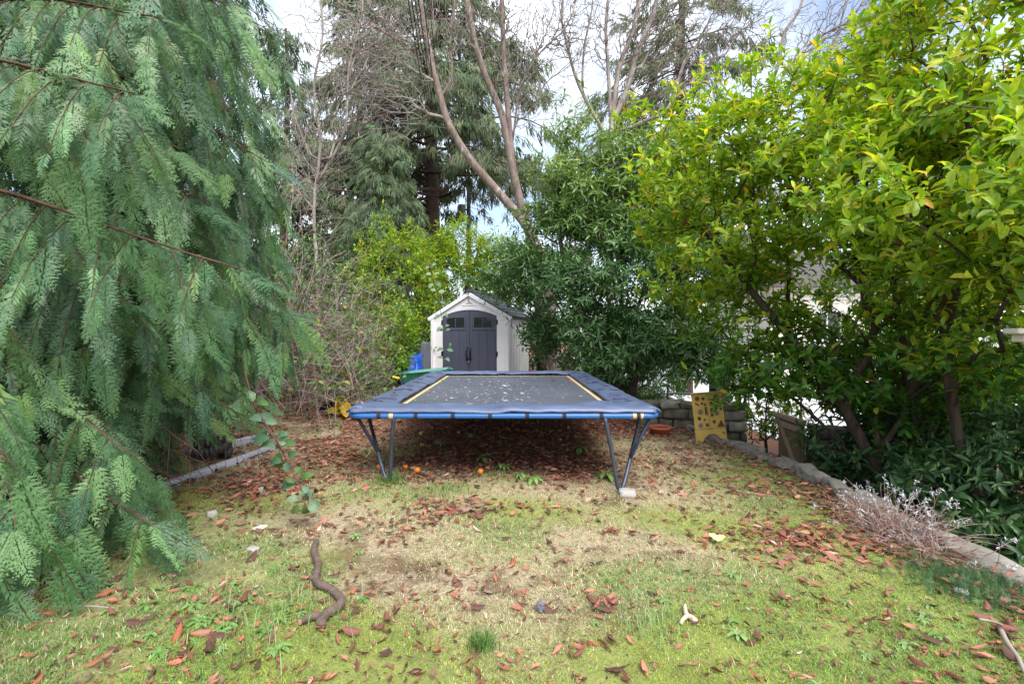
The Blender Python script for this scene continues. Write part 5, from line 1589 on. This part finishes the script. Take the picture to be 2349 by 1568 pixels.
# dense litter as one mass
N = 105000
yy = 2.2 * (15.0 / 2.2) ** rng.random(N); xx = rng.uniform(-1, 1, N) * np.minimum(yy * 1.06, 5.5)
d_ = litter_density(xx, yy)
keep = rng.random(N) < d_ * (.75 * np.clip(.35 + vnoise(xx * 1.9, yy * 1.9 + 50), 0, 1))
keep &= ~((yy < 4.4) & (xx < -1.2) & (rng.random(N) < .55))
xx, yy = xx[keep], yy[keep]; N = len(xx)
lo_leaf = [dry_leaf(s, False) for s in range(8)]
sz = rng.uniform(.035, .105, N)
V, T, C = scatter(lo_leaf, np.stack([xx, yy, ground_z(xx, yy) + rng.uniform(.004, .03, N)], -1), lying(N, .45), sz, pick_colors(N, DRY + [(132, 110, 92), (92, 66, 54)], DW + [2, 3], .18))
lt = link('leaf_litter', np_mesh('leaf_litter', V, T, C, smooth=True), M['dry_leaf'])
tag(lt, 'red-brown leaf litter covering the soil', 'leaf litter', kind='stuff')
print('litter', N)
# crumbs of broken leaf and twig all over the lawn
N = 14000
yy = 2.0 * (8.0 / 2.0) ** rng.random(N); xx = rng.uniform(-1, 1, N) * yy * 1.05
keep = (xx < wall_x(yy) - .05) & (xx > -4.5) & (rng.random(N) < .25 + .9 * vnoise(xx * 2.1 + 14, yy * 2.1 + 3) ** 2)
xx, yy = xx[keep], yy[keep]
zz = ground_z(xx, yy)
yw = rng.uniform(2.2, 8.4, 700); xw_ = wall_x(yw) + rng.uniform(-.08, .2, 700)      # some lie on the coping
md_leaf = [dry_leaf(40 + s, None) for s in range(12)]
zz = np.concatenate([zz, ground_z(xw_ - .4, yw) + .045]); xx = np.concatenate([xx, xw_]); yy = np.concatenate([yy, yw]); N = len(xx)
V, T, C = scatter(md_leaf, np.stack([xx, yy, zz + rng.uniform(.006, .02, N)], -1), lying(N, .5), rng.choice([.018, .03, .055], N, p=[.5, .3, .2]) * rng.uniform(.6, 1.3, N), pick_colors(N, DRY + [(120, 96, 76), (84, 62, 50)], DW + [2, 2], .18))
tag(link('leaf_crumbs', np_mesh('leaf_crumbs', V, T, C, smooth=True), M['dry_leaf']), 'small broken brown leaf fragments strewn through the lawn grass', 'leaf litter', kind='stuff')
# litter on the low side of the retaining wall
N = 5000
xx = rng.uniform(3.5, 6.5, N); yy = rng.uniform(3, 10, N)
V, T, C = scatter(lo_leaf, np.stack([xx, yy, ground_z(xx, yy) + rng.uniform(.004, .03, N)], -1), lying(N, .4), rng.uniform(.05, .11, N), pick_colors(N, [(96, 60, 48), (120, 78, 62), (76, 52, 44)], [1, 1, 1], .18))
tag(link('leaf_litter', np_mesh('leaf_litter', V, T, C, smooth=True), M['dry_leaf']), 'brown leaf litter on the low path behind the stone wall', 'leaf litter', kind='stuff')

# single leaves: the 300 that show largest
spots = []
LAWN_LEAF = 'curled dry reddish-brown fallen leaf lying apart on the open lawn'
def clump(px, py, n_, sx, sy, lab=LAWN_LEAF, grp='fallen leaves scattered on the lawn'):
    for _ in range(n_):
        u_ = rng.normal(px, sx); v_ = max(rng.normal(py, sy), 1010)
        Y = CAMZ * F / (v_ - 768); spots.append(((u_ - 1174.5) / F * Y, Y, lab, grp))
clump(1035, 1190, 40, 60, 10, 'dry brown leaf in the long leaf heap before the trampoline', 'leaves in the long heap'); clump(1380, 1395, 15, 20, 12, 'dry brown leaf in the small star-shaped pile right of bottom centre', 'leaves in the small pile'); clump(960, 1175, 8, 30, 8); clump(895, 1240, 9, 40, 15); clump(1060, 1330, 8, 40, 12); clump(1320, 1490, 7, 60, 10)
clump(1340, 1180, 9, 60, 8); clump(1410, 1230, 8, 30, 8); clump(1170, 1400, 7, 60, 12); clump(470, 1500, 12, 70, 30); clump(430, 1400, 14, 100, 30); clump(200, 1390, 12, 100, 20, 'dry brown leaf on the soil under the cedar fans', 'leaves under the cedar')
clump(2120, 1280, 18, 60, 18, 'dry brown leaf caught beside the dried silvery plant', 'leaves beside the dried plant'); clump(2290, 1450, 22, 40, 30, 'dry brown leaf drifted round the pale stick at the lower right', 'leaves at the lower right'); clump(1970, 1350, 9, 60, 20); clump(690, 1330, 6, 60, 20); clump(840, 1460, 8, 60, 20); clump(1560, 1150, 10, 60, 10); clump(1900, 1200, 10, 80, 10)
while len(spots) < 300:
    v_ = 1120 + 450 * rng.random() ** 1.1; u_ = rng.uniform(0, 2349)
    Y = CAMZ * F / (v_ - 768); X = (u_ - 1174.5) / F * Y
    if X < wall_x(Y) - .1 and not (X < -1.9 and Y > 4): spots.append((X, Y, LAWN_LEAF, 'fallen leaves scattered on the lawn'))
kinds = []
for k in range(14):
    V, T = dry_leaf(100 + k)
    c = pick_colors(1, DRY, DW, .2)
    me = np_mesh('fallen_leaf', V, T, np.repeat(c, len(V), 0), smooth=True); me.materials.append(M['dry_leaf']); kinds.append(me)
Rl = lying(300, .38)
for i, (X, Y, lab, grp) in enumerate(spots[:300]):
    o = bpy.data.objects.new('fallen_leaf', kinds[rng.integers(0, 14)])
    sc.collection.objects.link(o)
    s = rng.uniform(.05, .115)
    m = np.eye(4); m[:3, :3] = Rl[i] * s; m[:3, 3] = (X, Y, float(ground_z(X, Y)) + .008 + .012 * rng.random())
    o.matrix_world = Matrix(m.tolist())
    tag(o, lab, 'leaf', grp)
# leaves and twigs on the trampoline
for i, (px, py) in enumerate(((820, 938), (1270, 872), (1280, 884), (1232, 882), (1310, 875), (1345, 888), (940, 905), (985, 897), (1015, 872), (1110, 866), (1180, 864), (1400, 918), (905, 915), (1060, 866))):
    z_ = TZ + .0; Y = (CAMZ - z_) * F / (py - 768); X = (px - 1174.5) / F * Y
    onpad = not (mx0 < X < mx1 and my0 < Y < my1)
    o = bpy.data.objects.new('fallen_leaf', kinds[i]); sc.collection.objects.link(o)
    m = np.eye(4); m[:3, :3] = Rl[i] * rng.uniform(.06, .11); m[:3, 3] = (X, Y, (TZ + .075) if onpad else float(mat_z(X, Y)) + .008)
    o.matrix_world = Matrix(m.tolist())
    tag(o, 'dry orange-brown leaf lying on the trampoline', 'leaf', 'fallen leaves on the trampoline')
M['straw_twig'] = plain('straw_twig', srgb(206, 182, 130), .8, .15, 10)
tw = MB().tube([at(1420, 868, 9.0) * (1, 1, 0) + (0, 0, TZ + .01), at(1440, 871, 8.85) * (1, 1, 0) + (0, 0, TZ + .015), at(1462, 871, 8.85) * (1, 1, 0) + (0, 0, TZ + .01)], .012, 5).build('dry_twig', M['straw_twig'])
tw.location = (-.75, 0, 0)
tag(tw, 'short bent straw-coloured twig at the far end of the trampoline mat', 'twig')

# weeds: small leafy rosettes
def rosette(seed):
    r = np.random.default_rng(seed); V, T = [], []
    lv, ltri = leaf_proto(.34, True, .35, .2, .95)
    n_ = r.integers(7, 12); off = 0
    for k in range(n_):
        a = k * 2.4 + r.normal(0, .2); d = np.array([[math.cos(a), math.sin(a), r.uniform(.15, .55)]])
        Rk = frames(d, np.array([[0, 0, 1.0]]))[0]; s = r.uniform(.05, .095)
        V.append((lv * s) @ Rk.T); T.append(ltri + off); off += len(lv)
    return np.concatenate(V), np.concatenate(T)
rk = []
for k in range(6):
    V, T = rosette(k)
    me = np_mesh('weed_rosette', V, T, pick_colors(1, [(112, 146, 76), (126, 158, 88), (140, 168, 104)], [1, 1, 1], .08).repeat(len(V), 0), smooth=True); me.materials.append(M['bramble_leaf']); rk.append(me)
ws = [(rng.normal(470, 110), rng.normal(1450, 55)) for _ in range(34)] + [(rng.normal(780, 60), rng.normal(1320, 40)) for _ in range(6)] + [(rng.normal(1700, 260), rng.normal(1400, 70)) for _ in range(10)] + [(rng.normal(2080, 100), rng.normal(1420, 60)) for _ in range(12)]
for u_, v_ in ws:
    v_ = max(v_, 1200); Y = CAMZ * F / (v_ - 768); X = (u_ - 1174.5) / F * Y
    if X > wall_x(Y) - .15: continue
    o = bpy.data.objects.new('weed_rosette', rk[rng.integers(0, 6)]); sc.collection.objects.link(o)
    o.location = (X, Y, float(ground_z(X, Y)) + .004); o.rotation_euler = (0, 0, rng.uniform(0, 6.28)); s = rng.uniform(.35, .75); o.scale = (s, s, s)
    tag(o, 'small flat rosette of bright green weed leaves in the lawn', 'weed', 'weed rosettes in the lawn')

# small creeping green plants in the shade under the trampoline
pl_ = [(-.35, 5.9), (-.1, 5.55), (.08, 5.25), (.22, 5.1), (-.6, 7.2), (.9, 6.6), (1.0, 5.3), (-.95, 6.6)]
for i, (X, Y) in enumerate(pl_):
    t = link('weed_rosette', rk[i % 6]); t.location = (X, Y, float(ground_z(X, Y)) + .005); s = rng.uniform(1.0, 1.7); t.scale = (s, s, s * 1.6)
    tag(t, 'leafy green weed growing in the shade under the trampoline', 'weed', 'weeds under the trampoline')

# fallen fruit, stones, sticks, bone
M['fruit'] = plain('fruit', srgb(226, 140, 44), .45, .15, 14)
M['fruit_yellow'] = plain('fruit_yellow', srgb(206, 180, 60), .5, .15, 14)
M['brown_stem'] = plain('brown_stem', srgb(80, 56, 40), .8, .2, 9)
fr_ = [(930, 1083, .036, 'fruit', 'orange fallen fruit left of its twin under the trampoline front edge'), (957, 1092, .045, 'fruit', 'largest orange fallen fruit beside the front left trampoline leg'),
       (1102, 1091, .042, 'fruit', 'orange fallen fruit lying alone under the middle of the trampoline front'), (868, 1081, .034, 'fruit', 'orange fallen fruit half hidden behind the front left trampoline foot'),
       (965, 1004, .036, 'fruit_yellow', 'yellow fallen fruit deep in the trampoline shade'), (968, 1032, .034, 'fruit_yellow', 'dull yellow fallen fruit in front of the deeper one')]
for px, py, r, mk, lab in fr_:
    r *= .8; Y = CAMZ * F / (py + 4 - 768) * .985; X = (px - 1174.5) / F * Y
    t = thing('fallen_fruit', lab, 'fruit', loc=(X, Y, float(ground_z(X, Y)) - .003))
    lathe([(.002, .08 * r), (.5 * r, .12 * r), (.9 * r, .55 * r), (r, r), (.88 * r, 1.5 * r), (.5 * r, 1.83 * r), (.12 * r, 1.8 * r), (.01 * r, 1.74 * r)], 16).build('flesh', M[mk], t, True)
    MB().tube([(0, 0, 1.7 * r), (.1 * r, .05 * r, 2.05 * r)], .07 * r, 5).build('stalk', M['brown_stem'], t)
M['pale_stone'] = plain('pale_stone', srgb(164, 160, 154), .85, .18, 10, bmp=.4)
def stone(px, py, s, lab, seed, mat='pale_stone'):
    Y = CAMZ * F / (py - 768); X = (px - 1174.5) / F * Y
    o = link('stone', rock(seed, s, 3, .16), M[mat], None, (X, Y, float(ground_z(X, Y)) + s[2] * .3), (0, 0, seed))
    tag(o, lab, 'stone')
stone(1438, 1136, (.16, .13, .07), 'flat pale stone under the front right trampoline foot', 3)
stone(598, 1160, (.055, .04, .05), 'small white stone on the litter left of the hanging bramble shoot', 5)
stone(580, 1292, (.075, .05, .035), 'small white stone on the lawn left of the crooked stick', 6)
stone(486, 1215, (.07, .05, .05), 'pale grey broken stone at the edge of the cedar fans', 7)
stone(72, 1412, (.06, .05, .035), 'small white stone near the left edge of the lawn', 8)
stone(128, 1368, (.10, .06, .04), 'long pale stone on the needles under the cedar', 9)
stone(2205, 1345, (.07, .05, .04), 'pale stone beside the dark green ground cover', 12)
M['stick'] = plain('stick', srgb(104, 86, 78), .85, .4, 22, bmp=1.0, bscale=60)
M['cut_wood'] = plain('cut_wood', srgb(196, 150, 128), .8, .15, 20)
def ground_path(pts, lift):
    out = []
    for px, py in pts:
        Y = CAMZ * F / (py - 768); X = (px - 1174.5) / F * Y
        out.append((X, Y, float(ground_z(X, Y)) + lift))
    return out
st = thing('crooked_stick', 'thick crooked brown stick with forked end lying on the lawn', 'stick')
pth = smooth_path(ground_path([(726, 1272), (720, 1295), (730, 1325), (724, 1358), (732, 1372), (760, 1384), (782, 1406), (776, 1424), (752, 1440), (738, 1456), (737, 1470)], .028), 6)
MB().tube(pth, np.linspace(.021, .027, len(pth)) * (1 + .22 * (np.array([float(vnoise(i * .35, 5.5)) for i in range(len(pth))]) - .5)), 9).build('shaft', M['stick'], st, True)
pth2 = smooth_path(ground_path([(742, 1452), (722, 1448), (702, 1456), (688, 1464)], .026), 5)
MB().tube(pth2, np.linspace(.024, .015, len(pth2)), 8).build('fork', M['stick'], st, True)
a_ = Vector(pth[0]); b_ = Vector(pth[1]); MB().tube([a_ + (a_ - b_) * .35, a_ + (a_ - b_) * .1], .019, 9).build('cut_end', M['cut_wood'], st)
a_ = Vector(pth2[-1]); b_ = Vector(pth2[-2]); MB().tube([a_ + (a_ - b_) * .35, a_ + (a_ - b_) * .05], .014, 8).build('cut_end', M['cut_wood'], st)
kn = pth[18]; MB().tube([kn, (kn[0] - .03, kn[1] - .02, kn[2] + .01)], [.017, .012], 7).build('knot', M['stick'], st, True)
M['bone'] = plain('bone', srgb(206, 184, 162), .8, .22, 40, bmp=.6, bscale=90)
bo = thing('forked_stick', 'small bare pale forked stick lying on the lawn, right of centre', 'stick')
g = ground_path([(1571, 1398), (1573, 1416), (1578, 1426)], .022)
MB().tube(smooth_path(g, 4), [.010, .010, .011, .011, .013, .013, .014, .014, .014], 8).build('shaft', M['bone'], bo, True)
g = ground_path([(1576, 1424), (1588, 1428), (1595, 1436)], .022); MB().tube(smooth_path(g, 4), np.linspace(.013, .015, 9), 8).build('prong', M['bone'], bo, True)
g = ground_path([(1576, 1422), (1566, 1432), (1562, 1440)], .018); MB().tube(smooth_path(g, 4), np.linspace(.012, .009, 9), 8).build('prong', M['bone'], bo, True)
# two-lobed pale yellow leaf
V, T = leaf_proto(.75, True, .1, .1, .9)
yl = thing('yellow_leaf', 'two-lobed pale yellow leaf standing out on the lawn', 'leaf', loc=(at(1648, 1240, 1)[0] * CAMZ * F / 472, CAMZ * F / 472, float(ground_z(1.55, 3.77)) + .02))
for a0, s in ((.5, .09), (-.9, .08)):
    me = np_mesh('leaf_lobe', V, T, np.tile(srgb(226, 222, 150), (len(V), 1)), smooth=True); me.materials.append(M['dry_leaf'])
    o = link('leaf_lobe', me, None, yl, (0, 0, .01), (R(25), 0, a0)); o.scale = (s, s, s)
# pine cone like grey seed head
M['grey_cone'] = plain('grey_cone', srgb(112, 110, 120), .8, .25, 20)
Y = CAMZ * F / (1408 - 768); X = (1239 - 1174.5) / F * Y
cn = thing('seed_cone', 'small upright grey cone on the lawn beside a curled leaf', 'cone', loc=(X, Y, float(ground_z(X, Y)) - .003))
lathe([(.004, 0), (.016, .012), (.02, .03), (.015, .055), (.003, .075)], 9).build('core', M['grey_cone'], cn)
for k in range(12): MB().box((.017 * math.cos(k * 2.4), .017 * math.sin(k * 2.4), .012 + k * .0045), (.014, .014, .006), (0, -.5, k * 2.4)).build('scale', M['grey_cone'], cn)
# long grey sticks at the lower right, on the leaves
def lawn_stick(lab, pts, r, mat='stick', lift=.02):
    g = smooth_path(ground_path(pts, lift), 5)
    o = MB().tube(g, np.linspace(r, r * .6, len(g)), 7).build('fallen_twig', M[mat], None, True)
    tag(o, lab, 'stick')
M['pale_stick'] = plain('pale_stick', srgb(150, 138, 128), .85, .15, 12)
lawn_stick('pale bare stick at the lower right edge of the lawn', [(2296, 1440), (2312, 1470), (2335, 1500), (2349, 1530), (2365, 1560)], .013, 'pale_stick', .03)
lawn_stick('thin grey twig crossing the dry leaves at the right', [(2245, 1420), (2275, 1424), (2300, 1432)], .008, 'pale_stick', .04)
lawn_stick('thin pale twig in the grass at the lower left', [(160, 1456), (205, 1450), (262, 1452)], .006, 'pale_stick', .03)
lawn_stick('thin dark twig on the lawn right of centre', [(2090, 1392), (2110, 1400), (2140, 1412)], .004, 'stick', .02)

# dried silvery plant spilling over the wall
dp = thing('dried_plant', 'dried silvery-grey seed-headed plant sprawling over the retaining wall', 'plant')
c0 = np.array([3.12, 3.98, -.03])
A, B, ra, rb = [], [], [], []
heads = []
for k in range(420):
    az = rng.uniform(0, 6.28); el = rng.uniform(.05, 1.1); ln = rng.uniform(.18, .42)
    tall = rng.random() < .09
    if tall: el = rng.uniform(.8, 1.35); ln = rng.uniform(.28, .45)
    p_ = c0 + np.array([rng.normal(0, .14), rng.normal(0, .26), 0]); p_[2] = float(ground_z(min(p_[0], 3.2), p_[1])) + .02
    d = np.array([math.cos(az) * math.cos(el), math.sin(az) * math.cos(el), math.sin(el)])
    for i in range(6):
        q = p_ + d * ln / 6; A.append(p_); B.append(q); ra.append(.0022); rb.append(.0018); p_ = q
        d = nrm(d + rng.normal(0, .16, 3) + np.array([0, 0, -.10 if not tall else 0]))
        q[2] = max(q[2], -.05)
    if tall or rng.random() < .13: heads.append((p_, d))
V, Q_ = tubes_np(np.array(A), np.array(B), np.array(ra), np.array(rb), 3)
link('stems', np_mesh('stems', V, Q_, np.repeat(pick_colors(len(A), [(170, 144, 136), (148, 122, 112), (188, 172, 162), (140, 104, 88)], [3, 2.5, 1.4, 1.6], .12), 6, 0)), M['cane'], dp)
lv = leaf_proto(.3, False)
hp_, hd_ = [], []
for p_, d in heads:
    for k in range(14):
        hp_.append(p_ - d * rng.uniform(0, .07)); hd_.append(nrm(d * .5 + rng.normal(0, .7, 3)))
hp_, hd_ = np.array(hp_), np.array(hd_)
V, T, C = scatter([lv], hp_, frames(hd_, nrm(rng.normal(0, 1, hp_.shape))), rng.uniform(.015, .032, len(hp_)), pick_colors(len(hp_), [(206, 206, 214), (186, 188, 196), (170, 174, 170)], [2, 2, 1], .08))
tag(link('seed_heads', np_mesh('seed_heads', V, T, C), M['cane'], dp), kind='stuff')

# dark green creeping ground cover
gc = thing('creeping_plant', 'low dark green creeping evergreen mat at the right edge of the lawn', 'plant')
N = 1500
x = rng.normal(3.0, .21, N); y = rng.normal(3.2, .19, N)
k_ = (x < wall_x(y) + .05); x, y = x[k_], y[k_]; N = len(x)
pos = np.stack([x, y, ground_z(np.minimum(x, 3.2), y) + .005], -1)
dd = nrm(rng.normal(0, .55, (N, 3)) + np.array([0, 0, .9]))
V, T, C = scatter([frond_proto(60, 7, 3, False)], pos, frames(dd, nrm(rng.normal(0, 1, (N, 3)))), rng.uniform(.04, .085, N), pick_colors(N, [(70, 106, 70), (84, 122, 80), (106, 140, 96)], [2, 2, 1], .12))
tag(link('foliage', np_mesh('foliage', V, T, C), M['bramble_leaf'], gc), kind='stuff')
A = np.stack([rng.normal(2.95, .16, 40), rng.normal(3.1, .15, 40), np.zeros(40)], -1); A[:, 2] = ground_z(np.minimum(A[:, 0], 3.1), A[:, 1]) + .012
Bq = A + rng.normal(0, .12, A.shape) * (1, 1, .05)
V, Q_ = tubes_np(A, Bq, np.full(40, .004), np.full(40, .003), 4)
link('runners', np_mesh('runners', V, Q_), M['brown_stem'], gc)
# fine dead needles and straw under the cedar
N = 9000
x = rng.uniform(-4.6, -1.2, N); y = rng.uniform(2.1, 7.5, N)
k_ = rng.random(N) < soil_mask(x, y) + .1
x, y = x[k_], y[k_]; N = len(x)
a = rng.uniform(0, 6.28, N); ln = rng.uniform(.02, .07, N)
A = np.stack([x, y, ground_z(x, y) + rng.uniform(.004, .02, N)], -1)
Bq = A + np.stack([np.cos(a) * ln, np.sin(a) * ln, rng.normal(0, .006, N)], -1)
V, Q_ = tubes_np(A, Bq, np.full(N, .0012), np.full(N, .0010), 3)
tag(link('needle_litter', np_mesh('needle_litter', V, Q_, np.repeat(pick_colors(N, [(150, 122, 104), (118, 84, 68), (176, 154, 134)], [2, 2, 1], .12), 6, 0)), M['cane']), 'fine dead needles and stalks on the soil under the cedar', 'needles', kind='stuff')
